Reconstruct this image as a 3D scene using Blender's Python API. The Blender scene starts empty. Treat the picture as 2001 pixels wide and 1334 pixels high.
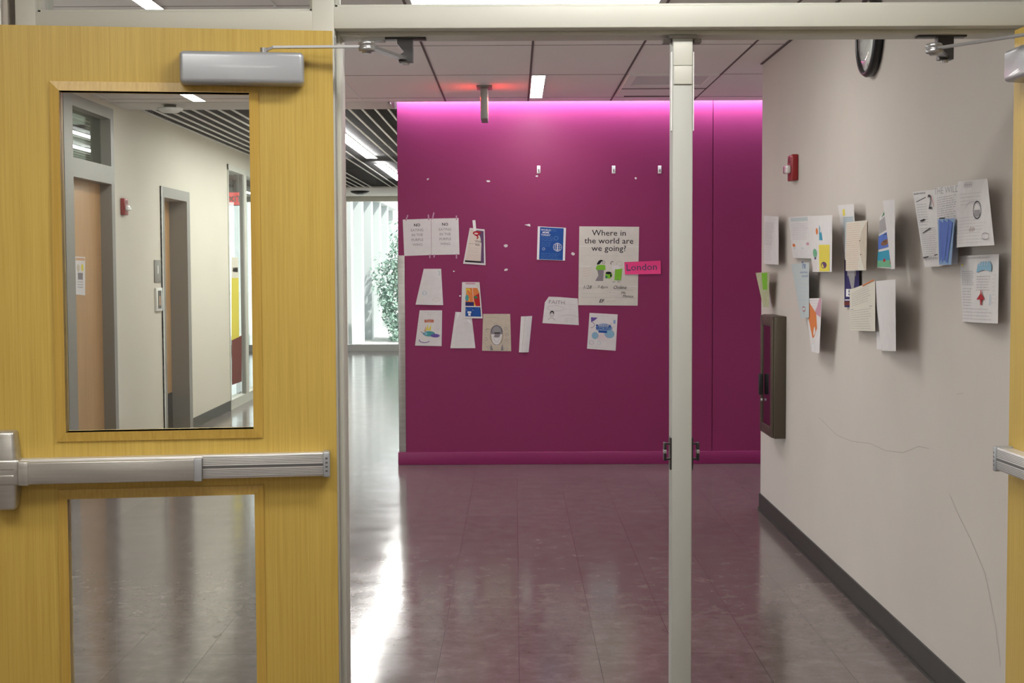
import bpy, bmesh, math, random
from mathutils import Vector, Matrix
random.seed(7)
sc = bpy.context.scene
C = sc.collection
# ---------------------------------------------------------------- camera, world, exposure
FPX = 2780.0
cam_d = bpy.data.cameras.new('camera'); cam = bpy.data.objects.new('camera', cam_d); C.objects.link(cam)
cam_d.sensor_width = 36.0; cam_d.lens = FPX / 2001.0 * 36.0; cam_d.clip_start = 0.05; cam_d.clip_end = 300
cam.location = (0, 0, 1.5)
CAM_R = Matrix.Rotation(0.002, 3, 'Z') @ Matrix.Rotation(math.pi/2 - 0.0528, 3, 'X') @ Matrix.Rotation(-0.004, 3, 'Z')
cam.rotation_euler = CAM_R.to_euler()
sc.camera = cam
sc.view_settings.view_transform = 'Standard'; sc.view_settings.look = 'None'
sc.view_settings.exposure = 0.0; sc.view_settings.gamma = 1.0; sc.view_settings.use_curve_mapping = False
w = bpy.data.worlds.new('sky'); sc.world = w; w.use_nodes = True
bg = w.node_tree.nodes['Background']; bg.inputs[0].default_value = (0.95, 0.97, 1.0, 1); bg.inputs[1].default_value = 2.45
sun_d = bpy.data.lights.new('sun', 'SUN'); sun_d.energy = 7.0; sun_d.angle = 0.02; sun_d.color = (1, .96, .9)
sun = bpy.data.objects.new('sun', sun_d); C.objects.link(sun); sun.rotation_euler = (math.radians(38), 0, math.radians(60))
# lamp strengths
L_NEAR = 31.0; L_FILL = 10.0; L_TROFFER = 12.0; L_LINEAR = 44.0; L_CORR = 36.0; L_LED = 74.0

CAM_O = Vector((0, 0, 1.5))
def ray(px, py):
    return CAM_R @ Vector(((px - 1000.5) / FPX, -(py - 667.0) / FPX, -1.0))
def onplane(px, py, p0, n):
    d = ray(px, py); p0 = Vector(p0); n = Vector(n)
    return CAM_O + d * ((p0 - CAM_O).dot(n) / d.dot(n))
def onY(px, py, Y): return onplane(px, py, (0, Y, 0), (0, 1, 0))
def onX(px, py, X): return onplane(px, py, (X, 0, 0), (1, 0, 0))
def onZ(px, py, Z): return onplane(px, py, (0, 0, Z), (0, 0, 1))

# ---------------------------------------------------------------- materials
def new_mat(name):
    m = bpy.data.materials.new(name); m.use_nodes = True
    return m, m.node_tree.nodes, m.node_tree.links, m.node_tree.nodes['Principled BSDF']
def mat(name, col, rough=0.5, metal=0.0, spec=0.5, noise=0.0, nscale=(20, 20, 20), bump=0.0, bscale=200.0, coat=0.0):
    m, N, L, b = new_mat(name)
    b.inputs['Base Color'].default_value = (*col, 1)
    b.inputs['Roughness'].default_value = rough; b.inputs['Metallic'].default_value = metal
    b.inputs['Specular IOR Level'].default_value = spec
    if coat: b.inputs['Coat Weight'].default_value = coat
    tc = N.new('ShaderNodeTexCoord')
    if noise > 0:
        mp = N.new('ShaderNodeMapping'); mp.inputs['Scale'].default_value = nscale
        nz = N.new('ShaderNodeTexNoise'); nz.inputs['Scale'].default_value = 1.0; nz.inputs['Detail'].default_value = 5
        rp = N.new('ShaderNodeValToRGB')
        rp.color_ramp.elements[0].position = .3; rp.color_ramp.elements[1].position = .7
        rp.color_ramp.elements[0].color = (*[c * (1 - noise) for c in col], 1)
        rp.color_ramp.elements[1].color = (*[min(1, c * (1 + noise)) for c in col], 1)
        L.new(tc.outputs['Object'], mp.inputs['Vector']); L.new(mp.outputs[0], nz.inputs['Vector'])
        L.new(nz.outputs['Fac'], rp.inputs[0]); L.new(rp.outputs[0], b.inputs['Base Color'])
    if bump > 0:
        n2 = N.new('ShaderNodeTexNoise'); n2.inputs['Scale'].default_value = bscale; n2.inputs['Detail'].default_value = 3
        bp = N.new('ShaderNodeBump'); bp.inputs['Strength'].default_value = bump; bp.inputs['Distance'].default_value = .002
        L.new(tc.outputs['Object'], n2.inputs['Vector']); L.new(n2.outputs['Fac'], bp.inputs['Height']); L.new(bp.outputs[0], b.inputs['Normal'])
    return m
def emit(name, col, s):
    m, N, L, b = new_mat(name)
    b.inputs['Base Color'].default_value = (*[min(1, c) for c in col], 1)
    b.inputs['Emission Color'].default_value = (*col, 1); b.inputs['Emission Strength'].default_value = s
    return m
def glass_mat(name, tint=(0.96, 0.98, 0.97), refl=1.5):
    m = bpy.data.materials.new(name); m.use_nodes = True; N = m.node_tree.nodes; L = m.node_tree.links
    for n in list(N): N.remove(n)
    o = N.new('ShaderNodeOutputMaterial'); t = N.new('ShaderNodeBsdfTransparent'); g = N.new('ShaderNodeBsdfGlossy')
    fr = N.new('ShaderNodeFresnel'); fr.inputs[0].default_value = 1.5; mx = N.new('ShaderNodeMixShader')
    t.inputs[0].default_value = (*tint, 1); g.inputs['Roughness'].default_value = 0.0
    mm = N.new('ShaderNodeMath'); mm.operation = 'MULTIPLY'; mm.inputs[1].default_value = refl
    # the pane is straight-through, so only its outer face on the incoming side reflects (both surfaces' share together)
    ge = N.new('ShaderNodeNewGeometry'); sb = N.new('ShaderNodeMath'); sb.operation = 'SUBTRACT'; sb.inputs[0].default_value = 1.0
    m3 = N.new('ShaderNodeMath'); m3.operation = 'MULTIPLY'; m3.use_clamp = True
    L.new(ge.outputs['Backfacing'], sb.inputs[1]); L.new(fr.outputs[0], mm.inputs[0]); L.new(mm.outputs[0], m3.inputs[0]); L.new(sb.outputs[0], m3.inputs[1]); L.new(m3.outputs[0], mx.inputs[0]); L.new(t.outputs[0], mx.inputs[1]); L.new(g.outputs[0], mx.inputs[2]); L.new(mx.outputs[0], o.inputs[0])
    return m
def wood(name, c1, c2, rough=.38, spec=.4, sc_=(160, 160, 2.2)):
    m, N, L, b = new_mat(name)
    tc = N.new('ShaderNodeTexCoord'); mp = N.new('ShaderNodeMapping'); mp.inputs['Scale'].default_value = sc_
    nz = N.new('ShaderNodeTexNoise'); nz.inputs['Scale'].default_value = 1.0; nz.inputs['Detail'].default_value = 6; nz.inputs['Roughness'].default_value = .7
    mp2 = N.new('ShaderNodeMapping'); mp2.inputs['Scale'].default_value = (6, 6, .8)
    n2 = N.new('ShaderNodeTexNoise'); n2.inputs['Scale'].default_value = 1.0; n2.inputs['Detail'].default_value = 3
    ad = N.new('ShaderNodeMath'); ad.operation = 'MULTIPLY_ADD'; ad.inputs[1].default_value = .35
    rp = N.new('ShaderNodeValToRGB'); rp.color_ramp.elements[0].position = .45; rp.color_ramp.elements[1].position = .85
    rp.color_ramp.elements[0].color = (*c1, 1); rp.color_ramp.elements[1].color = (*c2, 1)
    L.new(tc.outputs['Object'], mp.inputs[0]); L.new(tc.outputs['Object'], mp2.inputs[0])
    L.new(mp.outputs[0], nz.inputs[0]); L.new(mp2.outputs[0], n2.inputs[0])
    L.new(n2.outputs['Fac'], ad.inputs[0]); L.new(nz.outputs['Fac'], ad.inputs[2]); L.new(ad.outputs[0], rp.inputs[0]); L.new(rp.outputs[0], b.inputs['Base Color'])
    b.inputs['Roughness'].default_value = rough; b.inputs['Specular IOR Level'].default_value = spec
    return m
M = {}
M['oak'] = wood('oak_veneer', (.47, .31, .058), (.62, .44, .105))
M['oak_trim'] = wood('oak_trim', (.45, .280, .052), (.58, .385, .088), rough=.3)
M['oak_edge'] = wood('oak_edge', (.45, .27, .07), (.58, .38, .11))
M['far_wood'] = wood('maple_door', (.42, .235, .10), (.52, .31, .15), sc_=(60, 60, 2))
M['frame'] = mat('frame_paint', (.60, .60, .54), .42, spec=.45, noise=.03, nscale=(3, 3, 3))
M['frame_far'] = mat('frame_paint_grey', (.26, .25, .235), .45)
M['post'] = mat('mullion_paint', (.46, .47, .44), .45, spec=.4, noise=.04, nscale=(5, 5, 2))
M['wall'] = mat('wall_beige', (.60, .555, .51), .75, spec=.2, noise=.025, nscale=(2, 2, 2), bump=.15, bscale=350)
M['purple'] = mat('wall_purple', (.255, .026, .112), .42, spec=.35, noise=.03, nscale=(1.5, 1.5, 1.5), bump=.12, bscale=300)
M['purple_base'] = mat('purple_base', (.27, .021, .12), .35, spec=.4)
M['ceil'] = mat('ceiling_tile', (.88, .84, .82), .9, spec=.1, noise=.05, nscale=(250, 250, 250), bump=.1, bscale=500)
M['ceilw'] = mat('ceiling_white', (.72, .71, .70), .8, spec=.2)
M['grid'] = mat('ceiling_grid', (.15, .12, .12), .8)
M['gridw'] = mat('ceiling_grid_white', (.8, .8, .78), .5)
M['plenum'] = mat('plenum_dark', (.05, .05, .053), .9)
M['wall_cream'] = mat('wall_cream', (.66, .62, .545), .7, spec=.2, noise=.02, nscale=(2, 2, 2))
M['blade'] = mat('slat_white', (.85, .85, .84), .5)
M['bladed'] = mat('slat_grey', (.085, .085, .088), .7)
M['base'] = mat('rubber_base', (.040, .040, .036), .45, noise=.1, nscale=(8, 8, 8))
M['steel'] = mat('satin_steel', (.52, .51, .48), .34, metal=.75, noise=.1, nscale=(4, 90, 90), bump=.08, bscale=300)
M['alu'] = mat('brushed_aluminium', (.82, .82, .81), .36, metal=.55, noise=.05, nscale=(5, 5, 60))
M['alud'] = mat('aluminium_groove', (.16, .16, .16), .45, metal=.6)
M['sgrey'] = mat('closer_silver', (.41, .43, .46), .34, metal=.35, spec=.5, coat=.25)
M['arm'] = mat('closer_arm', (.42, .42, .43), .30, metal=.8)
M['black'] = mat('black_plastic', (.012, .012, .013), .35)
M['dark'] = mat('dark_metal', (.05, .048, .05), .35, metal=.5)
M['red'] = mat('alarm_red', (.30, .015, .02), .35)
M['clear'] = mat('strobe_lens', (.75, .7, .7), .08, spec=.8, coat=1)
M['bronze'] = mat('cabinet_bronze', (.115, .095, .07), .38, metal=.55)
M['glass'] = glass_mat('clear_glass')
M['glass2'] = glass_mat('dusty_glass', (.965, .98, .97), 1.5)
M['glassd'] = glass_mat('dark_glass', (.45, .5, .47), 1.6)
M['white'] = mat('white_plastic', (.80, .80, .79), .4)
M['tape'] = mat('tape', (.52, .30, .42), .25, spec=.6)
M['paper'] = mat('paper_white', (.70, .68, .68), .8, spec=.15, noise=.03, nscale=(25, 25, 25))
M['paperw'] = mat('paper_poster', (.64, .62, .57), .6, spec=.25, noise=.04, nscale=(12, 12, 12))
M['papert'] = mat('paper_tan', (.56, .49, .40), .8, spec=.15, noise=.06, nscale=(25, 25, 25))
M['papery'] = mat('paper_lined', (.66, .63, .55), .8, spec=.15)
M['paperb'] = mat('paper_bluish', (.50, .56, .57), .8, spec=.15)
M['paperg'] = mat('paper_greenish', (.45, .47, .30), .8, spec=.15, noise=.1, nscale=(30, 30, 30))
def ink(n, c): M[n] = mat('ink_' + n, c, .7, spec=.2)
for n, c in dict(k=(.02, .02, .025), grey=(.24, .22, .24), lgrey=(.42, .40, .41), pencil=(.30, .29, .30), blue=(.02, .085, .32), lblue=(.25, .45, .60), cyan=(.04, .30, .45),
                 teal=(.08, .32, .33), red_i=(.42, .02, .03), orange=(.68, .21, .06), lorange=(.60, .38, .26), yellow=(.72, .62, .08), green=(.20, .50, .04), dgreen=(.05, .20, .09),
                 pink=(.75, .06, .22), lpink=(.55, .30, .38), violet=(.14, .09, .35), navy=(.035, .03, .13), plum=(.12, .06, .14), brown=(.22, .10, .05), maroon=(.16, .035, .03), cream=(.66, .58, .52),
                 white_i=(.78, .78, .80), crayonb=(.10, .18, .55), crayonl=(.25, .38, .60), mgreen=(.16, .42, .25)).items(): ink(n, c)
M['lamp'] = emit('lamp_panel', (1, .97, .92), L_TROFFER)
M['lamp_near'] = emit('lamp_near', (1, .98, .93), L_NEAR)
M['lamp_fill'] = emit('lamp_fill', (1, .97, .90), L_FILL)
M['lamp_lin'] = emit('lamp_linear', (1, .95, .90), L_LINEAR)
M['lamp_cor'] = emit('lamp_corridor', (1, .98, .94), L_CORR)
M['led'] = emit('led_magenta', (.78, .90, 1.0), L_LED)
M['ledred'] = emit('led_red', (1.0, .05, .03), 17.0)
M['exitred'] = emit('exit_letters', (1.0, .10, .10), 1.6)
M['fin'] = mat('outdoor_white', (.62, .65, .65), .6)
M['finsh'] = mat('outdoor_grey_panel', (.12, .17, .19), .6)
M['ground'] = mat('paving', (.55, .55, .52), .9, noise=.1, nscale=(2, 2, 2))
M['leaf'] = mat('foliage', (.22, .33, .27), .6, noise=.3, nscale=(4, 4, 4))

# floor: glossy 0.305 x 0.61 vinyl tiles
def floor_mat():
    m, N, L, b = new_mat('floor_tiles')
    tc = N.new('ShaderNodeTexCoord')
    mp = N.new('ShaderNodeMapping'); mp.inputs['Location'].default_value = (-.012 + .3048 * 40, -5.448 + .6096 * 40, 0)
    br = N.new('ShaderNodeTexBrick'); br.offset = 0; br.squash = 1
    br.inputs['Scale'].default_value = 1; br.inputs['Brick Width'].default_value = .3048; br.inputs['Row Height'].default_value = .6096
    br.inputs['Mortar Size'].default_value = .0012; br.inputs['Mortar Smooth'].default_value = .2
    br.inputs['Color1'].default_value = (.40, .40, .40, 1); br.inputs['Color2'].default_value = (.60, .60, .60, 1); br.inputs['Mortar'].default_value = (.5, .5, .5, 1)
    L.new(tc.outputs['Object'], mp.inputs[0]); L.new(mp.outputs[0], br.inputs[0])
    mp2 = N.new('ShaderNodeMapping'); mp2.inputs['Scale'].default_value = (5.0, 4.5, 1)
    nz = N.new('ShaderNodeTexNoise'); nz.inputs['Scale'].default_value = 2.2; nz.inputs['Detail'].default_value = 9; nz.inputs['Roughness'].default_value = .68
    L.new(tc.outputs['Object'], mp2.inputs[0]); L.new(mp2.outputs[0], nz.inputs[0])
    rp = N.new('ShaderNodeValToRGB'); e = rp.color_ramp.elements
    e[0].position = .30; e[0].color = (.135, .110, .098, 1); e[1].position = .72; e[1].color = (.235, .200, .182, 1); e2 = e.new(.52); e2.color = (.175, .140, .135, 1)
    L.new(nz.outputs['Fac'], rp.inputs[0])
    mx = N.new('ShaderNodeMix'); mx.data_type = 'RGBA'; mx.blend_type = 'OVERLAY'; mx.inputs[0].default_value = .35
    L.new(rp.outputs[0], mx.inputs[6]); L.new(br.outputs['Color'], mx.inputs[7])
    m2 = N.new('ShaderNodeMix'); m2.data_type = 'RGBA'; m2.inputs[7].default_value = (.05, .042, .04, 1)
    L.new(br.outputs['Fac'], m2.inputs[0]); L.new(mx.outputs[2], m2.inputs[6]); L.new(m2.outputs[2], b.inputs['Base Color'])
    n3 = N.new('ShaderNodeTexNoise'); n3.inputs['Scale'].default_value = 5; n3.inputs['Detail'].default_value = 4
    mr = N.new('ShaderNodeMapRange'); mr.inputs[3].default_value = .08; mr.inputs[4].default_value = .20
    L.new(tc.outputs['Object'], n3.inputs[0]); L.new(n3.outputs['Fac'], mr.inputs[0]); L.new(mr.outputs[0], b.inputs['Roughness'])
    b.inputs['Specular IOR Level'].default_value = .78
    # gentle waviness, one tilt per tile plus fine orange peel
    n4 = N.new('ShaderNodeTexNoise'); n4.inputs['Scale'].default_value = 3.2; n4.inputs['Detail'].default_value = 2
    n5 = N.new('ShaderNodeTexNoise'); n5.inputs['Scale'].default_value = 70; n5.inputs['Detail'].default_value = 2
    L.new(tc.outputs['Object'], n4.inputs[0]); L.new(tc.outputs['Object'], n5.inputs[0])
    b1 = N.new('ShaderNodeBump'); b1.inputs['Strength'].default_value = .13; b1.inputs['Distance'].default_value = .010
    b2 = N.new('ShaderNodeBump'); b2.inputs['Strength'].default_value = .035; b2.inputs['Distance'].default_value = .001
    b3 = N.new('ShaderNodeBump'); b3.inputs['Strength'].default_value = .5; b3.inputs['Distance'].default_value = .001; b3.invert = True
    L.new(n4.outputs['Fac'], b1.inputs['Height']); L.new(n5.outputs['Fac'], b2.inputs['Height']); L.new(br.outputs['Fac'], b3.inputs['Height'])
    L.new(b1.outputs[0], b2.inputs['Normal']); L.new(b2.outputs[0], b3.inputs['Normal']); L.new(b3.outputs[0], b.inputs['Normal'])
    return m
M['floor'] = floor_mat()

# ---------------------------------------------------------------- mesh builder
class MB:
    def __init__(s): s.v = []; s.f = []; s.m = []; s.mats = []; s.smooth = []
    def mi(s, m):
        m = M[m] if isinstance(m, str) else m
        if m not in s.mats: s.mats.append(m)
        return s.mats.index(m)
    def add(s, vs, fs, m, smooth=False):
        o = len(s.v); k = s.mi(m); s.v += [Vector(p) for p in vs]
        for f in fs: s.f.append([o + i for i in f]); s.m.append(k); s.smooth.append(smooth)
        return s
    def quad(s, a, b, c, d, m): return s.add([a, b, c, d], [(0, 1, 2, 3)], m)
    def box(s, x0, x1, y0, y1, z0, z1, m, bev=0.0, seg=2):
        x0, x1 = sorted((x0, x1)); y0, y1 = sorted((y0, y1)); z0, z1 = sorted((z0, z1))
        if bev <= 0:
            vs = [(x, y, z) for x in (x0, x1) for y in (y0, y1) for z in (z0, z1)]
            return s.add(vs, [(0, 1, 3, 2), (4, 6, 7, 5), (0, 4, 5, 1), (2, 3, 7, 6), (0, 2, 6, 4), (1, 5, 7, 3)], m)
        bm = bmesh.new(); bmesh.ops.create_cube(bm, size=1)
        for v in bm.verts: v.co = Vector(((x0 + x1) / 2 + v.co.x * (x1 - x0), (y0 + y1) / 2 + v.co.y * (y1 - y0), (z0 + z1) / 2 + v.co.z * (z1 - z0)))
        bmesh.ops.bevel(bm, geom=list(bm.edges), offset=bev, segments=seg, profile=.5, affect='EDGES')
        bm.verts.index_update()
        s.add([v.co.copy() for v in bm.verts], [[v.index for v in f.verts] for f in bm.faces], m, True); bm.free(); return s
    def cyl(s, p0, p1, r0, m, r1=None, n=20, cap=True):
        p0 = Vector(p0); p1 = Vector(p1); r1 = r0 if r1 is None else r1; d = (p1 - p0).normalized()
        a = d.orthogonal().normalized(); b = d.cross(a)
        vs = [p0 + (a * math.cos(t) + b * math.sin(t)) * r0 for t in [2 * math.pi * i / n for i in range(n)]] + \
             [p1 + (a * math.cos(t) + b * math.sin(t)) * r1 for t in [2 * math.pi * i / n for i in range(n)]]
        s.add(vs, [(i, (i + 1) % n, n + (i + 1) % n, n + i) for i in range(n)], m, True)
        if cap:
            s.add(vs[:n], [tuple(range(n))[::-1]], m); s.add(vs[n:], [tuple(range(n))], m)
        return s
    def lathe(s, o, ax, prof, m, n=28):
        """prof: (radius, height along axis)"""
        o = Vector(o); d = Vector(ax).normalized(); a = d.orthogonal().normalized(); b = d.cross(a); vs = []
        for r, h in prof:
            for i in range(n):
                t = 2 * math.pi * i / n; vs.append(o + d * h + (a * math.cos(t) + b * math.sin(t)) * r)
        fs = [(j * n + i, j * n + (i + 1) % n, (j + 1) * n + (i + 1) % n, (j + 1) * n + i) for j in range(len(prof) - 1) for i in range(n)]
        return s.add(vs, fs, m, True)
    def bar(s, p0, p1, wx, wz, m, bev=0.0):
        """flat bar from p0 to p1, wx wide (horizontal), wz thick (vertical)"""
        p0 = Vector(p0); p1 = Vector(p1); d = (p1 - p0).normalized(); side = d.cross(Vector((0, 0, 1))).normalized(); up = side.cross(d)
        vs = [p + side * sx * wx / 2 + up * sz * wz / 2 for p in (p0, p1) for sx in (-1, 1) for sz in (-1, 1)]
        return s.add(vs, [(0, 1, 3, 2), (4, 6, 7, 5), (0, 4, 5, 1), (2, 3, 7, 6), (0, 2, 6, 4), (1, 5, 7, 3)], m)
    def prism(s, poly, axis, a, b, m):
        """extrude 2d polygon along axis ('x','y','z') from a to b"""
        def P(u, v, w): return {'x': (w, u, v), 'y': (u, w, v), 'z': (u, v, w)}[axis]
        n = len(poly); vs = [P(u, v, a) for u, v in poly] + [P(u, v, b) for u, v in poly]
        return s.add(vs, [tuple(range(n))[::-1], tuple(range(n, 2 * n))] + [(i, (i + 1) % n, n + (i + 1) % n, n + i) for i in range(n)], m)
    def build(s, name, parent=None, recalc=True, loc=None):
        me = bpy.data.meshes.new(name)
        off = Vector(loc) if loc is not None else Vector((0, 0, 0))
        me.from_pydata([tuple(v - off) for v in s.v], [], s.f)
        for m in s.mats: me.materials.append(m)
        for p, k, sm in zip(me.polygons, s.m, s.smooth): p.material_index = k; p.use_smooth = sm
        if recalc:
            bm = bmesh.new(); bm.from_mesh(me); bmesh.ops.recalc_face_normals(bm, faces=bm.faces); bm.to_mesh(me); bm.free()
        me.update(); me.shade_auto_smooth(angle=.6) if False else None
        o = bpy.data.objects.new(name, me); C.objects.link(o)
        o.location = off
        if parent is not None: o.parent = parent
        return o
def tag(o, label=None, cat=None, group=None, kind=None):
    if label: o['label'] = label
    if cat: o['category'] = cat
    if group: o['group'] = group
    if kind: o['kind'] = kind
    return o
def empty(name, loc=(0, 0, 0), label=None, cat=None, group=None, kind=None, mtx=None):
    o = bpy.data.objects.new(name, None); C.objects.link(o); o.empty_display_size = .05
    if mtx is not None: o.matrix_world = mtx
    else: o.location = loc
    return tag(o, label, cat, group, kind)
def bx(*a, **k): return MB().box(*a, **k)
def S(name, mb, label=None, cat=None, parent=None):
    o = mb.build(name, parent)
    if parent is None: tag(o, label, cat, kind='structure')
    return o

# ---------------------------------------------------------------- key dimensions (metres)
YF = 3.795          # camera-side face of the door frame
YB = 3.945          # far face of the frame
ZC = 2.72           # tile ceiling
XR = 1.508          # right corridor wall
XL = -3.0           # left corridor wall
YP = 10.73          # purple wall
XPL = -0.876        # its left end
YE = 8.70           # where the right wall ends
YW = 25.4           # far glass wall

# ---------------------------------------------------------------- shell: vestibule and corridor
S('floor', bx(-7.5, 5, 3.87, YW + .2, -.1, 0, 'floor'), 'glossy grey brown vinyl tile floor beyond the doorway', 'floor')
S('floor_near', bx(-2.4, 2.4, -2.2, 3.87, -.1, 0, 'floor'), 'vinyl tile floor on the near side of the doors', 'floor')
S('wall_right', bx(XR, XR + .16, YB, YE, 0, 2.9, 'wall'), 'pale beige wall on the right covered in school papers', 'wall')
S('baseboard_right', MB().box(XR - .008, XR + .168, YB, YE + .008, 0, .10, 'base').box(XR - .016, XR + .168, YB, YE + .014, 0, .012, 'base'), 'dark rubber baseboard along the right wall', 'baseboard')
S('wall_side_passage', MB().box(XR + .16, 5, YE - .16, YE, 0, 2.9, 'wall').box(4.9, 5, YE, YP, 0, .9, 'wall').box(4.9, 5, YE, YP, 2.6, 2.9, 'wall'), 'beige wall of the side passage behind the right wall', 'wall')
w6 = empty('added_window_6', (4.95, YE, .9), 'added unseen window letting daylight in at the end of the side passage', 'window', kind='structure')  # added out of view so level daylight reaches the vestibule ceiling
o = MB().box(4.9, 5, YE, YE + .05, .9, 2.6, 'frame').box(4.9, 5, YP - .05, YP, .9, 2.6, 'frame').box(4.9, 5, 9.7, 9.75, .9, 2.6, 'frame').build('window_frame', w6); o.matrix_parent_inverse = Matrix.Translation(-Vector(w6.location))
o = bx(4.94, 4.946, YE + .05, YP - .05, .9, 2.6, 'glass').build('window_glass', w6); o.matrix_parent_inverse = Matrix.Translation(-Vector(w6.location))
# purple wall block
pw = S('wall_purple', MB().box(XPL, 1.488, YP, YP + .4, 0, 2.95, 'purple').box(1.494, 5, YP, YP + .4, 0, 2.95, 'purple').box(1.486, 1.496, YP + .012, YP + .4, 0, 2.95, 'purple'), 'deep purple accent wall lit by a pink strip along its top', 'wall')
S('wall_block_side', bx(XPL, XPL + .15, YP + .4, YW, 0, 2.95, 'wall_cream'), 'wall running back behind the purple wall beside the long corridor', 'wall')
S('baseboard_purple', MB().box(XPL - .012, 5, YP - .012, YP + .4, 0, .096, 'purple_base', bev=.003), 'purple painted baseboard under the purple wall', 'baseboard')
cg = MB().box(XPL - .004, XPL + .048, YP - .004, YP, .097, 1.585, 'steel', bev=.0015).box(XPL - .004, XPL, YP - .004, YP + .05, .097, 1.585, 'steel', bev=.0015)
tag(cg.build('corner_guard'), 'stainless steel corner guard on the left edge of the purple wall', 'corner guard')
# ceilings
ce = MB()
ce.box(-3.2, 5, YB, 10.60, ZC, ZC + .06, 'ceil').box(-3.2, XPL - .05, 10.60, 11.1, ZC, ZC + .06, 'ceilw')
ceil = S('ceiling', ce, 'grey tile ceiling of the vestibule', 'ceiling')
gr = MB()
for i in range(-5, 8):
    x = .105 + .61 * i
    if -3 < x < 4.9: gr.box(x - .006, x + .006, YB, 10.599, ZC - .0025, ZC, 'grid' if x > -1 else 'gridw')  # shadow of the reveals painted dark, lit bar sides at left painted white
for j in range(-4, 2):
    y = 9.16 + 1.2192 * j
    if YB < y < 10.6: gr.box(XL, 4.9, y - .002, y + .002, ZC - .0015, ZC, 'grid')
gr.box(XR - .014, XR, YB, YE, ZC - .006, ZC, 'grid')
gr.box(-3.2, 5, 10.590, 10.60, ZC - .003, ZC + .10, 'ceilw')
gr.build('ceiling_grid', ceil)
S('ceiling_slot', MB().box(XPL - .05, 5, 10.60, YP + .4, 2.95, 3.0, 'ceilw').box(XPL - .06, XPL - .05, 10.6, YP, ZC, 3.0, 'ceilw').box(XPL - .06, 5, 10.59, 10.60, ZC + .1, 3.0, 'ceilw'), 'recessed light slot above the purple wall', 'ceiling')
tag(MB().box(XPL - .03, 4.8, 10.655, 10.685, 2.765, 2.785, 'led').build('led_strip_light'), 'pink glowing strip light in the slot above the purple wall', 'strip light')
# slat ceiling of the corridor
sl = MB().box(-3.2, XPL, 11.1, 22.6, 2.93, 2.98, 'plenum').box(-3.2, XPL, 11.09, 11.11, ZC, 2.95, 'ceilw')
slc = S('ceiling_slat', sl, 'dark open ceiling with white metal slats over the long corridor', 'ceiling')
b1 = MB()
for seg in ((11.12, 14.9), (14.96, 18.6), (18.66, 20.6), (20.66, 22.55)):
    x = -2.98
    while x < XPL - .02:
        if not (-1.76 < x < -1.50 or -2.2 < x < -2.0): b1.box(x - .007, x + .007, seg[0], seg[1], 2.752, 2.762, 'blade')
        x += .104
    b1.box(-3.0, XPL, seg[1] + .005, seg[1] + .055, 2.77, 2.80, 'bladed')
y = 11.15
while y < 22.5:
    b1.box(-3.0, XPL, y - .006, y + .006, 2.775, 2.84, 'bladed'); y += .085
b1.build('ceiling_slats', slc)
S('ceiling_far', MB().box(-7.5, XPL + .15, 22.6, YW + .2, 2.75, 2.98, 'ceilw'), 'plain white ceiling strip before the far window wall', 'ceiling')
# left corridor wall with two doors and a storefront
D1 = (9.69, 10.60); D2 = (12.19, 13.02); W1 = (14.93, 18.4)
wl = MB()
wl.box(XL - .2, XL, YB - .3, 4.9, 0, 2.95, 'wall_cream').box(XL - .2, XL, 4.9, 9.0, 2.6, 2.95, 'wall_cream').box(XL - .2, XL, 9.0, 9.50, 0, 2.95, 'wall_cream').box(XL - .2, XL, 10.68, 12.10, 0, 2.95, 'wall_cream').box(XL - .2, XL, 12.10, 13.12, 2.18, 2.95, 'wall_cream')
wl.box(XL - .2, XL, 13.12, W1[0], 0, 2.95, 'wall_cream').box(XL - .2, XL, W1[0], W1[1], 2.58, 2.95, 'wall_cream').box(XL - .2, XL, W1[1], YW + .2, 0, 2.95, 'wall_cream')
wl.box(XL - .2, XL, 9.50, 10.68, 2.68, 2.95, 'wall_cream')
S('wall_left', wl, 'cream wall along the left of the corridor with doors in it', 'wall')
S('baseboard_left', MB().box(XL, XL + .008, 10.69, 12.09, 0, .10, 'base').box(XL, XL + .008, 13.13, W1[0], 0, .10, 'base'), 'dark rubber baseboard along the left corridor wall', 'baseboard')
# door 3: maple door with transom
fr = MB()
for a, b in ((9.50, 9.69), (10.60, 10.68)):
    fr.box(XL - .13, XL + .012, a, b, 0, 2.68, 'frame_far')
fr.box(XL - .13, XL + .012, 9.69, 10.60, 2.12, 2.25, 'frame_far').box(XL - .13, XL + .012, 9.69, 10.60, 2.60, 2.68, 'frame_far')
d3 = empty('door_3', (XL, 10.15, 0), 'plain maple door with a poster, left corridor wall, under a glass transom', 'door', kind='structure')
def child(mb, name, parent, label=None):
    o = mb.build(name, parent)
    o.matrix_parent_inverse = Matrix.Translation(-Vector(parent.location))
    if label: o['label'] = label
    return o
child(fr, 'door_frame', d3); child(bx(XL - .12, XL - .075, 9.69, 10.60, .01, 2.12, 'far_wood'), 'door_leaf', d3)
child(bx(XL - .07, XL - .064, 9.69, 10.60, 2.25, 2.60, 'glassd'), 'transom_glass', d3)
S('room_behind_transom', MB().box(XL - 1.4, XL - .14, 9.6, 10.75, 2.7, 2.75, 'ceilw').box(XL - 1.4, XL - 1.35, 9.6, 10.75, 2.13, 2.7, 'wall'), 'dim room ceiling behind the transom glass', 'ceiling')
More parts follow.
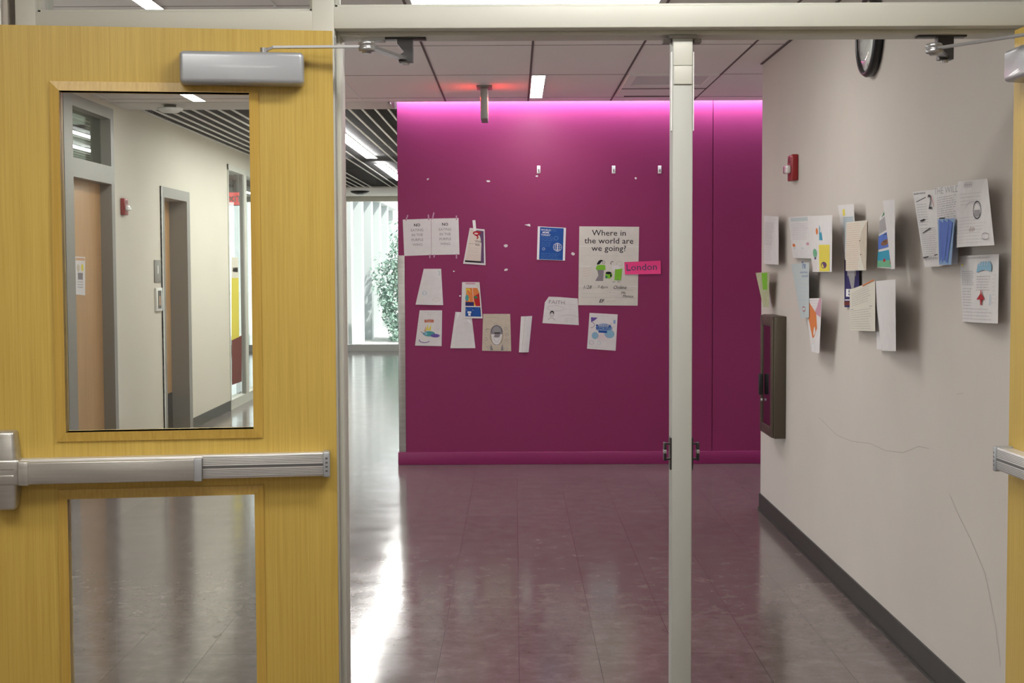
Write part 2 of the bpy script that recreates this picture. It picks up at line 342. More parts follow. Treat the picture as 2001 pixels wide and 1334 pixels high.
# door 4
fr = MB()
for a, b in ((12.08, 12.19), (13.02, 13.14)):
    fr.box(XL - .20, XL + .012, a, b, 0, 2.19, 'frame_far')
fr.box(XL - .20, XL + .012, 12.19, 13.02, 2.10, 2.19, 'frame_far')
fr.box(XL + .002, XL + .016, 12.08, 12.10, 0, 2.19, 'gridw')
d4 = empty('door_4', (XL, 12.6, 0), 'maple door with grey kick plate in a deep grey frame, cream corridor wall', 'door', kind='structure')
child(fr, 'door_frame', d4); child(bx(XL - .19, XL - .15, 12.19, 13.02, .01, 2.10, 'far_wood'), 'door_leaf', d4)
child(bx(XL - .149, XL - .145, 12.20, 13.01, .02, .36, 'dark'), 'kick_plate', d4)
# storefront window in the left wall
w3 = empty('window_3', (XL, W1[0], 0), 'tall framed glass opening at the far end of the cream corridor wall', 'window', kind='structure')
f = MB().box(XL - .03, XL + .01, W1[0], W1[0] + .03, .08, 2.58, 'frame').box(XL - .10, XL + .01, W1[0], W1[1], .0, .10, 'frame').box(XL - .10, XL + .01, W1[0], W1[1], 2.52, 2.58, 'frame')
f.box(XL - .03, XL + .005, 15.74, 15.80, .1, 2.52, 'frame_far').box(XL - .03, XL + .01, 15.80, 15.95, .1, 2.52, 'frame')
child(f, 'window_frame', w3); child(bx(XL - .05, XL - .044, W1[0] + .05, W1[1], .1, 2.52, 'glass'), 'window_glass', w3)
w5 = empty('added_window_5', (XL, 4.9, 0), 'added daylight window in the left vestibule wall hidden behind the open door', 'window', kind='structure')  # added where the leaf hides it, to daylight the right wall and ceiling
f = MB().box(XL - .12, XL, 4.9, 9.0, 0, .1, 'frame').box(XL - .12, XL, 4.9, 9.0, 2.54, 2.6, 'frame')
for y in (4.93, 6.25, 7.6, 8.97): f.box(XL - .12, XL, y - .03, y + .03, .1, 2.54, 'frame')
child(f, 'window_frame', w5); child(bx(XL - .06, XL - .054, 4.93, 8.97, .1, 2.54, 'glass'), 'window_glass', w5)
# room behind that window
S('wall_room_left', MB().box(-7.5, -7.4, 13, YW, 0, 2.95, 'wall').box(-7.5, -3.2, 13, 13.1, 0, 2.95, 'wall'), 'wall of the bright room behind the storefront glass', 'wall')
S('ceiling_room_left', bx(-7.5, -3.2, 13, 22.6, 2.75, 2.8, 'ceil'), 'ceiling of the room behind the storefront glass', 'ceiling')
# far window wall
w1 = empty('window_1', (0, YW, 0), 'bright floor-to-ceiling window wall at the end of the corridor', 'window', kind='structure')
f = MB().box(-7.5, XPL + .1, YW - .05, YW + .08, 0, .115, 'fin').box(-7.5, XPL + .1, YW - .05, YW + .08, 2.66, 2.75, 'frame')
for x in (-7.4, -5.9, -4.4, -3.05, -1.30): f.box(x - .03, x + .03, YW - .03, YW + .08, .115, 2.66, 'fin')
child(f, 'window_frame', w1); child(bx(-7.4, XPL, YW + .02, YW + .028, .115, 2.66, 'glass'), 'window_glass', w1)

# ---------------------------------------------------------------- outdoors past the far window
S('ground', MB().box(-40, 30, YW + .2, 90, -.3, -.05, 'ground').box(-40, -3.4, -10, 12.9, -.3, -.05, 'ground'), 'pale paving outside the far window', 'ground')
for k in range(5):
    y = 26.6 + 1.9 * k
    tag(bx(-3.30 + .0 * k, -3.05, y, y + .35, -.05, 3.2, 'fin').build('facade_fin'), None, None)
fins = [o for o in C.objects if o.name.startswith('facade_fin')]
for o, t in zip(fins, ('nearest', 'second nearest', 'middle', 'fourth', 'farthest')):
    tag(o, 'white upright fin outside the far window, %s of its row' % t, 'facade fin', 'white fins outside the far window')
S('facade_wall', MB().box(-3.9, -3.8, YW + .3, 37, -.05, 3.3, 'finsh').box(-3.9, -3.0, 26.2, 37, 2.95, 3.3, 'fin'), 'pale blue grey facade panels behind the white fins', 'facade')
tag(bx(-3.8, -3.15, 37, 37.3, -.05, 3.3, 'fin').build('facade_pier'), 'broad pale pier past the white fins outside the window', 'pier')
def bush(name, c, r, n, label):
    random.seed(int(c[1] * 10)); mb = MB()
    for i in range(n):
        d = Vector((random.gauss(0, 1), random.gauss(0, 1), random.gauss(0, 1))).normalized() * (random.random() ** .4)
        q_ = 1 + .22 * math.sin(d.x * 7 + d.z * 5) + .18 * math.sin(d.y * 9 - d.z * 8); p = Vector(c) + Vector((d.x * r[0], d.y * r[1], d.z * r[2])) * q_; p.z = max(p.z, 0)
        a = Vector((random.uniform(-1, 1), random.uniform(-1, 1), random.uniform(-1, 1))).normalized(); b = a.orthogonal().normalized(); s = random.uniform(.025, .06)
        mb.add([p - a * s, p + b * s * .5, p + a * s, p - b * s * .5], [(0, 1, 2, 3)], 'leaf')
    for k in range(5):
        a = k * 1.3; mb.cyl((c[0], c[1], -.05), (c[0] + math.cos(a) * r[0] * .4, c[1] + math.sin(a) * r[1] * .4, c[2]), .03, 'brown', r1=.012, n=6)
    return tag(mb.build(name, recalc=False), label, 'shrub')
bush('shrub', (-2.25, 30, .95), (.6, 1.1, 1.35), 6500, 'green leafy shrub standing outside the far window beside the fins')
bush('shrub', (-1.2, 33, 1.1), (1.0, 1.2, 1.2), 3500, 'green leafy shrub farther out, mostly behind the purple wall')

# ---------------------------------------------------------------- near side
S('wall_near_left', bx(-2.4, -1.338, YF + .005, YB, 0, 2.8, 'wall'), 'beige wall strip left of the door frame on the near side', 'wall')
S('wall_near_right', bx(1.44, 2.4, YF + .005, YB, 0, 2.8, 'wall'), 'beige wall to the right of the door frame', 'wall')
S('wall_near_side_left', bx(-2.5, -2.4, -2.2, YB, 0, 2.8, 'wall'), 'left side wall behind the photographer', 'wall')
S('wall_near_side_right', bx(2.4, 2.5, -2.2, YB, 0, 2.8, 'wall'), 'right side wall behind the photographer', 'wall')
S('wall_near_back', bx(-2.5, 2.5, -2.3, -2.2, 0, 2.8, 'wall'), 'wall behind the photographer', 'wall')
S('ceiling_near', bx(-2.5, 2.5, -2.3, YB, 2.72, 2.78, 'ceil'), 'tile ceiling on the near side of the doors', 'ceiling')
S('wall_above_frame', bx(-3.2, 2.5, YF + .02, YB, 2.70, 2.95, 'wall'), 'wall strip above the transom', 'wall')
S('wall_beyond_left', bx(-3.2, -2.4, YF + .02, YB, 0, 2.8, 'wall'), 'wall beside the frame on the far side', 'wall')
tag(MB().cyl((-1.357, YF - .008, 0), (-1.357, YF - .008, 2.72), .008, 'alu').build('corner_bead'), 'thin shiny vertical conduit on the near wall left of the frame', 'conduit')

# ---------------------------------------------------------------- door frame
XJ0, XJ1 = -.474, 1.392
f = MB()
f.box(-.533, XJ0, YF, YB, 0, 2.70, 'frame', bev=.0025)                 # post
f.box(-1.317, -1.262, YF, YB, 0, 2.70, 'frame', bev=.0025)             # left stile
f.box(XJ1, 1.44, YF, YB, 0, 2.70, 'frame', bev=.0025)                  # right jamb
f.box(XJ0 - .003, XJ1 + .003, YF, YB, 2.128, 2.186, 'frame', bev=.0025)   # header
f.box(-1.264, -.531, YF, YB, 2.118, 2.176, 'frame', bev=.0025)         # header over sidelight
f.box(-1.264, -.531, YF, YB, 0, .11, 'frame', bev=.0025)               # sidelight bottom rail
f.box(-1.317, 1.44, YF, YB, 2.64, 2.70, 'frame', bev=.0025)            # top rail
S('trim_1', f, 'pale grey painted steel frame with sidelight and transom', 'door frame')
f = MB()
f.box(XJ0, XJ1, YF + .050, YB - .002, 2.117, 2.1285, 'frame', bev=.002)
f.box(XJ0 - .001, XJ0 + .010, YF + .050, YB - .002, 0, 2.119, 'frame', bev=.002)
f.box(XJ1 - .010, XJ1 + .001, YF + .050, YB - .002, 0, 2.119, 'frame', bev=.002)
# glazing beads
def beads(x0, x1, z0, z1, y=YF + .018, t=.008):
    f.box(x0, x1, y, y + .05, z0, z0 + t, 'frame', bev=.001); f.box(x0, x1, y, y + .05, z1 - t, z1, 'frame', bev=.001)
    f.box(x0, x0 + t, y, y + .05, z0, z1, 'frame', bev=.001); f.box(x1 - t, x1, y, y + .05, z0, z1, 'frame', bev=.001)
beads(-1.262, -.533, 2.176, 2.64); beads(XJ0, XJ1, 2.186, 2.64); beads(-1.262, -.533, .11, 2.118)
f.box(-.4735, -.470, YF + .004, YF + .008, .05, 2.11, 'sgrey')
S('trim_2', f, 'door stops and glazing beads of the pale steel frame', 'door frame')
S('window_2', MB().box(-1.262, -.533, YF + .05, YF + .056, 2.176, 2.64, 'glass').box(XJ0, XJ1, YF + .05, YF + .056, 2.186, 2.64, 'glass'), 'transom glass over the doorway', 'window')
S('window_4', MB().box(-1.255, -.54, YF + .06, YF + .066, .115, 2.112, 'glass'), 'sidelight glass behind the open left door', 'window')
# hinge side smoke seal on the jamb
# ---------------------------------------------------------------- removable mullion
mu = empty('door_mullion', (.445, YF + .03, 0), 'grey steel centre post standing in the middle of the doorway', 'door post')
mx0, mx1 = .4255, .4800
y0 = YF + .050
child(MB().box(mx0, mx1, y0, y0 + .076, 0, 2.112, 'post', bev=.003), 'post', mu)
child(MB().box(mx0 - .010, mx1 + .010, y0 - .004, y0 + .08, 2.106, 2.117, 'frame_far', bev=.002).box(mx0 - .024, mx0 - .004, y0 + .01, y0 + .05, 2.098, 2.108, 'frame_far').box(mx1 + .004, mx1 + .024, y0 + .01, y0 + .05, 2.098, 2.108, 'frame_far'), 'top_bracket', mu)
child(MB().box(mx0 + .002, mx1 - .002, y0 - .003, y0 - .0004, 2.035, 2.098, 'frame', bev=.0008).box(mx0 + .003, mx1 - .003, y0 - .0045, y0 - .0004, 1.985, 2.0335, 'frame', bev=.0008), 'cover_plate', mu)
for s_ in (0, 1):
    xa = mx0 - .0035 if s_ == 0 else mx1 + .0005
    child(MB().box(xa, xa + .003, y0 + .004, y0 + .03, 1.862, 2.072, 'white'), 'guide_strip', mu)
for s_, xe in ((-1, mx0), (1, mx1)):
    k = MB()
    k.box(xe, xe + s_ * .004, y0 + .005, y0 + .045, .945, 1.032, 'black')
    k.box(xe, xe + s_ * .020, y0 + .006, y0 + .026, 1.014, 1.018, 'black').box(xe, xe + s_ * .020, y0 + .006, y0 + .026, .972, .976, 'black')
    k.box(xe + s_ * .014, xe + s_ * .021, y0 + .004, y0 + .028, .970, 1.019, 'black', bev=.001)
    k.box(xe + s_ * .0135, xe + s_ * .0215, y0 + .003, y0 + .029, .990, 1.000, 'arm', bev=.001)
    child(k, 'latch_keeper', mu)

# ---------------------------------------------------------------- the two leaves
def ux(v): return v
def leaf(name, origin, xdir, m, label, lites=True):
    xd = Vector((xdir[0], xdir[1], 0)).normalized(); yd = Vector((0, 0, 1)).cross(xd) # right handed
    mt = Matrix(((xd.x, yd.x, 0, origin[0]), (xd.y, yd.y, 0, origin[1]), (0, 0, 1, 0), (0, 0, 0, 1)))
    root = empty(name, label=label, cat='door', kind='structure', mtx=mt)
    W, H, T = .902, 2.114, .044
    def B(mb, x0, x1, o0, o1, z0, z1, mt_, bev=0, seg=2): return mb.box(x0, x1, m * o0, m * o1, z0, z1, mt_, bev=bev, seg=seg)
    U = (.215, .690, 1.078, 1.950); Lo = (.215, .690, .155, .905)   # lites: x0,x1,z0,z1 of the clear glass
    p = MB()
    B(p, 0, W, -T, 0, 1.95, H, 'oak'); B(p, 0, W, -T, 0, .905, 1.078, 'oak'); B(p, 0, W, -T, 0, .01, .155, 'oak')
    B(p, 0, .215, -T, 0, .155, .905, 'oak'); B(p, 0, .215, -T, 0, 1.078, 1.95, 'oak')
    B(p, .690, W, -T, 0, .155, .905, 'oak'); B(p, .690, W, -T, 0, 1.078, 1.95, 'oak')
    B(p, -.0008, 0, -T, -.0006, .01, H, 'oak_edge')
    p.build('door_panel', root)
    for (a, b, c, d) in (U, Lo):
        t = MB(); w_ = .024
        def strip(pa, pb, pc, pd, out=.008, inn=.005):
            # mitred moulding: outer edge pa-pb, inner edge pc-pd
            pts = [pa, pb, pd, pc]
            vs = [(x, m * 0.0, z) for x, z in pts] + [(pa[0], m * out * .6, pa[1]), (pb[0], m * out * .6, pb[1]), (pd[0], m * out, pd[1]), (pc[0], m * out, pc[1])] + [(pd[0], -m * .03, pd[1]), (pc[0], -m * .03, pc[1])]
            t.add(vs, [(4, 5, 6, 7), (0, 1, 5, 4), (2, 6, 7, 3), (7, 6, 8, 9), (0, 4, 7, 3), (1, 2, 6, 5)], 'oak_trim')
        oa, ob, oc, od = a - w_, b + w_, c - w_, d + w_
        strip((oa, od), (ob, od), (a, d), (b, d)); strip((ob, oc), (oa, oc), (b, c), (a, c))
        strip((oa, oc), (oa, od), (a, c), (a, d)); strip((ob, od), (ob, oc), (b, d), (b, c))
        tr = t.build('glass_trim', root)
        MB().box(a + .001, b - .001, -m * .024, -m * .018, c + .001, d - .001, 'glass2').build('glass_pane', root)
    # exit device
    zb = .984
    ed = empty('exit_device'); ed.parent = root
    r = MB(); B(r, .03, .845, 0, .040, zb - .030, zb + .030, 'alu', bev=.002)
    B(r, .035, .345, .040, .046, zb - .027, zb + .032, 'alu', bev=.002)
    for i in range(5):
        B(r, .036, .344, .0455, .0464, zb + .0085 + .0042 * i, zb + .0097 + .0042 * i, 'alud')
        B(r, .036, .344, .0455, .0464, zb - .0245 + .0042 * i, zb - .0233 + .0042 * i, 'alud')
    B(r, .036, .344, .0455, .0467, zb - .002, zb + .0045, 'alud')
    r.build('mounting_rail', ed)
    t = MB(); B(t, .345, .800, .040, .062, zb - .031, zb + .025, 'steel', bev=.003)
    t.build('push_bar', ed)
    t = MB(); B(t, .345, .365, .040, .0635, zb - .033, zb + .026, 'sgrey', bev=.002)
    B(t, .775, .800, .040, .064, zb - .033, zb + .027, 'steel', bev=.002); t.build('bar_end_trim', ed)
    t = MB(); B(t, .018, .036, 0, .050, zb - .032, zb + .034, 'sgrey', bev=.003)
    for i in range(4): B(t, .024, .030, .0500, .0506, zb - .018 + .011 * i, zb - .013 + .011 * i, 'alud')
    t.build('end_cap', ed)
    t = MB()
    for za, zb2, w0, w1 in ((zb + .002, zb + .104, .036, .027), (zb - .098, zb - .002, .027, .036)):
        xc = .835
        prof = [(za, w0), (zb2, w1)]
        bm = bmesh.new(); vs = []
        for z, hw, dp in ((za, w0, .060), (zb2, w1, .046)):
            if za < zb - .05: dp = .046 if z == za else .060
            for x, o in ((xc - hw, 0), (xc + hw, 0), (xc + hw * .86, dp), (xc - hw * .86, dp)): vs.append(bm.verts.new((x, m * o, z)))
        for fc in ((0, 1, 2, 3), (4, 5, 6, 7), (0, 1, 5, 4), (1, 2, 6, 5), (2, 3, 7, 6), (3, 0, 4, 7)): bm.faces.new([vs[i] for i in fc])
        bmesh.ops.recalc_face_normals(bm, faces=bm.faces)
        bmesh.ops.bevel(bm, geom=list(bm.edges), offset=.009, segments=4, profile=.5, affect='EDGES'); bm.verts.index_update()
        t.add([v.co.copy() for v in bm.verts], [[v.index for v in f_.verts] for f_ in bm.faces], 'steel', True); bm.free()
    B(t, .797, .873, 0, .058, zb - .034, zb + .034, 'steel', bev=.008, seg=4)
    t.build('latch_case', ed)
    # closer
    cl = empty('door_closer'); cl.parent = root
    cx0, cx1, cz0, cz1, dp = .072, .388, 1.966, 2.052, .058
    bm = bmesh.new(); bmesh.ops.create_cube(bm, size=1)
    for v in bm.verts:
        fr_ = v.co.y * m > 0; sh = .93 if fr_ else 1.0
        v.co = Vector(((cx0 + cx1) / 2 + v.co.x * (cx1 - cx0) * (.985 if fr_ else 1), m * (dp if fr_ else 0.0), (cz0 + cz1) / 2 + v.co.z * (cz1 - cz0) * sh))
    bmesh.ops.bevel(bm, geom=list(bm.edges), offset=.011, segments=5, profile=.5, affect='EDGES'); bm.verts.index_update()
    t = MB(); t.add([v.co.copy() for v in bm.verts], [[v.index for v in f_.verts] for f_ in bm.faces], 'sgrey', True); bm.free(); t.build('closer_cover', cl)
    return root, mt, cl
# left leaf: nearly folded back against the sidelight
O1 = onY(655, 700, YF - .052); O1.z = 0
left, LM, lcl = leaf('door_1', (-.473, YF - .052), (-.990, -.141), 1, 'yellow oak veneer door standing open at left, seen full face with push bar')
right, RM, rcl = leaf('door_2', (1.319, YF - .010), (.035, -1.0), -1, 'yellow oak veneer door open at the right edge, seen almost edge-on')
# closer arms (rigid with their doors: parts of the closer)
def arms(cl, mt, pts_world, name1='closer_arm'):
    inv = mt.inverted()
    sp, kn, el, shoe = [inv @ Vector(p) for p in pts_world]
    a = MB(); a.cyl(sp - Vector((0, 0, .006)), sp + Vector((0, 0, .008)), .010, 'arm').bar(sp, kn, .018, .006, 'arm').bar(kn, el, .018, .006, 'arm')
    a.build('main_arm', cl)
    e = MB().lathe(el - Vector((0, 0, .017)), (0, 0, 1), [(0, 0), (.012, 0), (.013, .004), (.020, .005), (.0215, .008), (.0215, .0155), (.0195, .017), (.0195, .019), (.0215, .0205), (.0215, .026), (.019, .030), (.010, .032), (0, .032)], 'arm')
    e.build('arm_elbow', cl)
    g = MB().bar(el + Vector((0, 0, .002)), shoe, .022, .008, 'arm'); g.build('forearm', cl)
    return inv
LA = [(-.640, 3.680, 2.053), (-.618, 3.686, 2.0635), (-.378, 3.690, 2.065), (-.292, 3.885, 2.060)]
inv = arms(lcl, LM, LA)
RA = [(1.262, 3.51, 2.054), (1.262, 3.535, 2.064), (1.10, 3.760, 2.064), (1.165, 3.885, 2.060)]
arms(rcl, RM, RA)
for nm, (sx, sy), lab in (('closer_shoe', (-.292, 3.885), 'dark grey closer bracket screwed under the header, left of the centre post'), ('closer_shoe', (1.165, 3.885), 'dark grey closer bracket screwed under the header near the right door')):
    r = empty(nm, (sx, sy, 2.117), lab, 'closer bracket', 'closer brackets under the header')
    q = -1 if sx < 0 else 1
    child(MB().box(sx - .055, sx + .055, sy - .018, sy + .018, 2.112, 2.117, 'dark', bev=.001).box(sx - .120, sx - .055, sy - .008, sy + .008, 2.106, 2.112, 'arm', bev=.001) if sx < 0 else MB().box(sx - .075, sx + .055, sy - .018, sy + .018, 2.112, 2.117, 'dark', bev=.001), 'mounting_plate', r)
    child(MB().prism([(sx - .022, 2.112), (sx + .020, 2.112), (sx + .020, 2.052), (sx - .018, 2.052), (sx - .018, 2.068), (sx - .004, 2.078), (sx - .022, 2.100)], 'y', sy - .016, sy + .016, 'dark').cyl((sx, sy, 2.052), (sx, sy, 2.046), .010, 'arm'), 'bracket', r)

# ---------------------------------------------------------------- lamps
def lamp(name, x0, x1, y0, y1, z, mt_, label, group=None, cat='ceiling light', fr=.012):
    r = empty(name, ((x0 + x1) / 2, (y0 + y1) / 2, z), label, cat, group)
    a = MB()
    for (xa, xb, ya, yb) in ((x0, x1, y0, y0 + fr), (x0, x1, y1 - fr, y1), (x0, x0 + fr, y0 + fr, y1 - fr), (x1 - fr, x1, y0 + fr, y1 - fr)):
        a.box(xa, xb, ya, yb, z - .006, z, 'gridw')
    child(a, 'frame', r)
    child(MB().box(x0 + fr, x1 - fr, y0 + fr, y1 - fr, z - .004, z, mt_), 'diffuser', r)
    return r
lamp('ceiling_light', -.20, .85, 2.76, 3.06, 2.72, 'lamp_near', 'near-side ceiling light in front of the transom', fr=.01)
lamp('ceiling_light', -1.7, -.6, 1.4, 2.3, 2.72, 'lamp_fill', 'added unseen ceiling light brightening the open left door from above', fr=.01)  # added fill lamp above the view, brightens the upper left leaf
lamp('ceiling_light', -.8, .4, -1.6, -.6, 2.72, 'lamp_fill', 'added unseen ceiling light behind the photographer filling the near side', fr=.01)  # added fill lamp behind the camera for ambient light
lamp('ceiling_light', -.490, .692, 6.12, 6.70, ZC, 'lamp', 'wide rectangular ceiling light seen through the transom above the doorway', fr=.02)
lamp('linear_light', .113, .205, 9.17, 10.37, ZC, 'lamp_lin', 'short white linear light in the tile ceiling before the purple wall', 'linear ceiling lights', 'linear light', .004)
lamp('linear_light', -1.735, -1.645, 5.58, 6.80, ZC, 'lamp_lin', 'white linear light seen through the transom above the left door', 'linear ceiling lights', 'linear light', .004)
lamp('linear_light', -2.350, -2.255, 9.30, 10.50, ZC, 'lamp_lin', 'white linear light seen at the top of the left door glass', 'linear ceiling lights', 'linear light', .004)
lamp('linear_light', -1.70, -1.56, 11.3, 16.4, 2.745, 'lamp_cor', 'long bright linear light in the corridor slat ceiling, nearer of the row', 'linear ceiling lights', 'linear light', .01)
lamp('linear_light', -1.70, -1.56, 17.3, 20.6, 2.745, 'lamp_cor', 'long bright linear light in the corridor slat ceiling, farther of the row', 'linear ceiling lights', 'linear light', .01)
lamp('linear_light', -2.16, -2.04, 12.3, 16.8, 2.745, 'lamp_cor', 'added corridor linear light brightening the cream wall, hidden behind the open left door', 'linear ceiling lights', 'linear light', .01)  # added row, unseen behind the leaf, to brighten the left corridor wall
lamp('linear_light', -1.70, -1.58, 23.3, 24.3, 2.75, 'lamp_cor', 'small far linear light just before the window wall', 'linear ceiling lights', 'linear light', .01)
lamp('linear_light', -5.0, -4.8, 14.5, 19.5, 2.749, 'lamp_cor', 'added linear light brightening the room behind the storefront glass', 'linear ceiling lights', 'linear light', .01)  # lamp added only to brighten this room

# ceiling diffuser
r = empty('air_diffuser', (1.02, 9.7, ZC), 'square ceiling air diffuser glowing pink, right of the small linear light', 'air diffuser')
a = MB()
x0, x1, y0, y1 = .735, 1.310, 9.13, 10.27
for q in ((x0, x1, y0, y0 + .035), (x0, x1, y1 - .018, y1), (x0, x0 + .05, y0 + .036, 9.659), (x1 - .05, x1, y0 + .036, 9.659), (x0, x0 + .05, 9.801, y1 - .019), (x1 - .05, x1, 9.801, y1 - .019), (x0, x1, 9.66, 9.80)): a.box(*q, ZC - .012, ZC, 'ceil')
child(a, 'outer_frame', r)
child(bx(x0 + .05, x1 - .05, y0 + .035, 9.66, ZC - .004, ZC - .001, 'ceilw'), 'face_plate', r)
child(MB().box(x0 + .05, x1 - .05, 9.80, 10.25, ZC - .010, ZC - .003, 'ceil').box(x0 + .051, x1 - .051, 10.225, 10.245, ZC - .016, ZC - .0105, 'grid').box(x0, x1, 9.785, 9.80, ZC - .016, ZC - .0125, 'grid'), 'slot_panel', r)
# ---------------------------------------------------------------- lettering
_tc = {}
def text_geo(s, bold=0.0, shear=0.0):
    k = (s, bold, shear)
    if k in _tc: return _tc[k]
    cu = bpy.data.curves.new('t', 'FONT'); cu.body = s; cu.size = 1.0; cu.align_x = 'CENTER'; cu.resolution_u = 2; cu.offset = bold; cu.shear = shear
    o = bpy.data.objects.new('t', cu); C.objects.link(o)
    dg = bpy.context.evaluated_depsgraph_get(); me = o.evaluated_get(dg).to_mesh()
    vs = [(v.co.x, v.co.y) for v in me.vertices]; fs = [list(p.vertices) for p in me.polygons]
    o.evaluated_get(dg).to_mesh_clear(); bpy.data.objects.remove(o); bpy.data.curves.remove(cu)
    _tc[k] = (vs, fs); return _tc[k]
# exit sign seen edge-on
r = empty('exit_sign', (-.200, 9.75, ZC), 'exit sign hanging edge-on under the ceiling with a red glow', 'exit sign')
ex = -.200
child(MB().box(ex - .052, ex + .052, 9.66, 9.84, ZC - .014, ZC, 'frame_far', bev=.003).cyl((ex, 9.75, ZC - .014), (ex, 9.75, ZC - .03), .012, 'frame_far'), 'canopy', r)
child(MB().box(ex - .024, ex + .024, 9.60, 9.90, ZC - .232, ZC - .028, 'frame_far', bev=.006), 'housing', r)
for s_ in (-1, 1):
    vs, fs = text_geo('EXIT', .02)
    xx = ex + s_ * .0252
    child(MB().add([(xx, 9.75 + s_ * v[0] * .13, ZC - .175 + v[1] * .13) for v in vs], fs, 'ledred'), 'lettering', r)
# smoke detector
r = empty('smoke_detector', (-2.58, 10.75, ZC), 'round white smoke detector on the ceiling seen through the left door glass', 'smoke detector')
child(MB().lathe((-2.58, 10.75, ZC), (0, 0, -1), [(0, 0), (.045, 0), (.045, .022), (0, .022)], 'dark'), 'base', r)
child(MB().lathe((-2.58, 10.75, ZC - .022), (0, 0, -1), [(.05, 0), (.095, .004), (.092, .018), (.06, .036), (0, .042)], 'white'), 'cover', r)
tag(MB().lathe((-2.55, 23.6, 2.75), (0, 0, -1), [(0, 0), (.16, 0), (.14, .03), (.05, .06), (0, .06)], 'black').build('ceiling_speaker'), 'small dark round fitting on the far white ceiling strip', 'ceiling fitting')

# ---------------------------------------------------------------- clock on right wall
cy, cz = 0, 0
pc = onX(1699, 73, XR); cy, cz = pc.y, 2.30
c0 = Vector((XR, onX(1708, 120, XR).y, 2.455))
r = empty('wall_clock', tuple(c0), 'round black-rimmed wall clock high on the right wall', 'clock')
child(MB().lathe(c0, (-1, 0, 0), [(0, 0), (.158, 0), (.168, .008), (.170, .028), (.160, .042), (.150, .042), (.146, .036)], 'black', n=48), 'rim', r)
child(MB().lathe(c0, (-1, 0, 0), [(.148, .026), (0, .026)], 'white', n=48), 'dial', r)
def onclock(a, rad): return Vector((c0.x - .0275, c0.y - math.sin(a) * rad, c0.z + math.cos(a) * rad))
def hand(a, l, wd):
    p = onclock(a, l); q = onclock(a + math.pi, .02); sd = (onclock(a + math.pi / 2, 1) - onclock(0, 0)).normalized() * wd
    return MB().add([q - sd, q + sd, p + sd * .5, p - sd * .5], [(0, 1, 2, 3)], 'k')
child(hand(math.radians(300), .075, .005), 'hour_hand', r); child(hand(math.radians(60), .11, .0035), 'minute_hand', r); h = MB()
for k in range(1, 13):
    vs, fs = text_geo(str(k), .01); o_ = onclock(k * math.pi / 6, .118)
    child(MB().add([(o_.x, o_.y - v[0] * .026, o_.z + (v[1] - .35) * .026) for v in vs], fs, 'k'), 'numeral', r)
child(MB().lathe(c0, (-1, 0, 0), [(0, .0355), (.149, .0355), (.149, .037), (.10, .042), (0, .044)], 'glass', n=48), 'glass_cover', r)

# ---------------------------------------------------------------- alarm strobes
def strobe(c, s, n, label):
    """c on wall, n = outward x sign"""
    r = empty('fire_alarm', tuple(c), label, 'fire alarm', 'red fire alarm strobes')
    x = c[0]
    child(MB().box(x, x + n * .034 * s, c[1] - .058 * s, c[1] + .058 * s, c[2] - .066 * s, c[2] + .066 * s, 'red', bev=.006 * s), 'housing', r)
    child(MB().box(x + n * .034 * s, x + n * .060 * s, c[1] - .046 * s, c[1] + .046 * s, c[2] - .030 * s, c[2] + .012 * s, 'clear', bev=.008 * s).cyl((x + n * .045 * s, c[1] - .03 * s, c[2] - .01 * s), (x + n * .045 * s, c[1] + .03 * s, c[2] - .01 * s), .006 * s, 'alu'), 'strobe_lens', r, 'clear glass strobe lens')
    g = MB()
    for i in range(5): g.box(x + n * .0338 * s, x + n * .035 * s, c[1] - .03 * s, c[1] + .03 * s, c[2] + (.026 + i * .006) * s, c[2] + (.029 + i * .006) * s, 'maroon')
    child(g, 'sounder_grille', r)
    return r
pr = onX(1556, 328, XR); strobe((XR, pr.y, pr.z), 1.05, -1, 'red fire alarm with clear strobe on the right wall above the papers')
pl = onX(239, 404, XL); strobe((XL, pl.y, pl.z), .95, 1, 'red fire alarm with clear strobe on the cream wall seen through the left door')

# ---------------------------------------------------------------- extinguisher cabinet
cf = XR - .067
A = onX(1537, 618, XR); Bp = onX(1537, 858, XR)
ct, cb = A.z, Bp.z; cyn = A.y; cyf = cyn + .39
cyn = A.y
r = empty('extinguisher_cabinet', (XR, (cyn + cyf) / 2, cb), 'bronze metal fire extinguisher cabinet at the far end of the right wall', 'cabinet')
child(MB().box(XR, cf, cyn, cyf, cb, ct, 'bronze', bev=.004), 'body', r)
d = MB(); t_ = .055
d.box(cf, cf - .012, cyn + .004, cyn + .004 + t_, cb + .004, ct - .004, 'bronze', bev=.002).box(cf, cf - .012, cyf - .004, cyf - .004 - t_, cb + .004, ct - .004, 'bronze', bev=.002)
d.box(cf, cf - .012, cyn + t_, cyf - t_, ct - .004 - t_, ct - .004, 'bronze', bev=.002).box(cf, cf - .012, cyn + t_, cyf - t_, cb + .004, cb + .004 + t_, 'bronze', bev=.002)
dr = child(d, 'cabinet_door', r)
g = MB().box(cf - .003, cf - .006, cyn + t_, cyf - t_, cb + t_, ct - t_, 'glassd'); g.build('door_glass', dr).matrix_parent_inverse = Matrix.Identity(4)
hd = MB().box(cf - .012, cf - .035, cyf - .10, cyf - .085, (ct + cb) / 2 - .12, (ct + cb) / 2 + .0, 'dark', bev=.002).cyl((cf - .012, cyf - .09, (ct + cb) / 2 - .15), (cf - .022, cyf - .09, (ct + cb) / 2 - .15), .008, 'alu')
hd.build('handle', dr)
d = MB().box(cf - .0008, cf + .002, cyn + t_, cyf - t_, cb + t_, ct - t_, 'plum'); d.build('interior_shade', dr)  # flat dark sheet, shade of the cabinet inside put into its colour

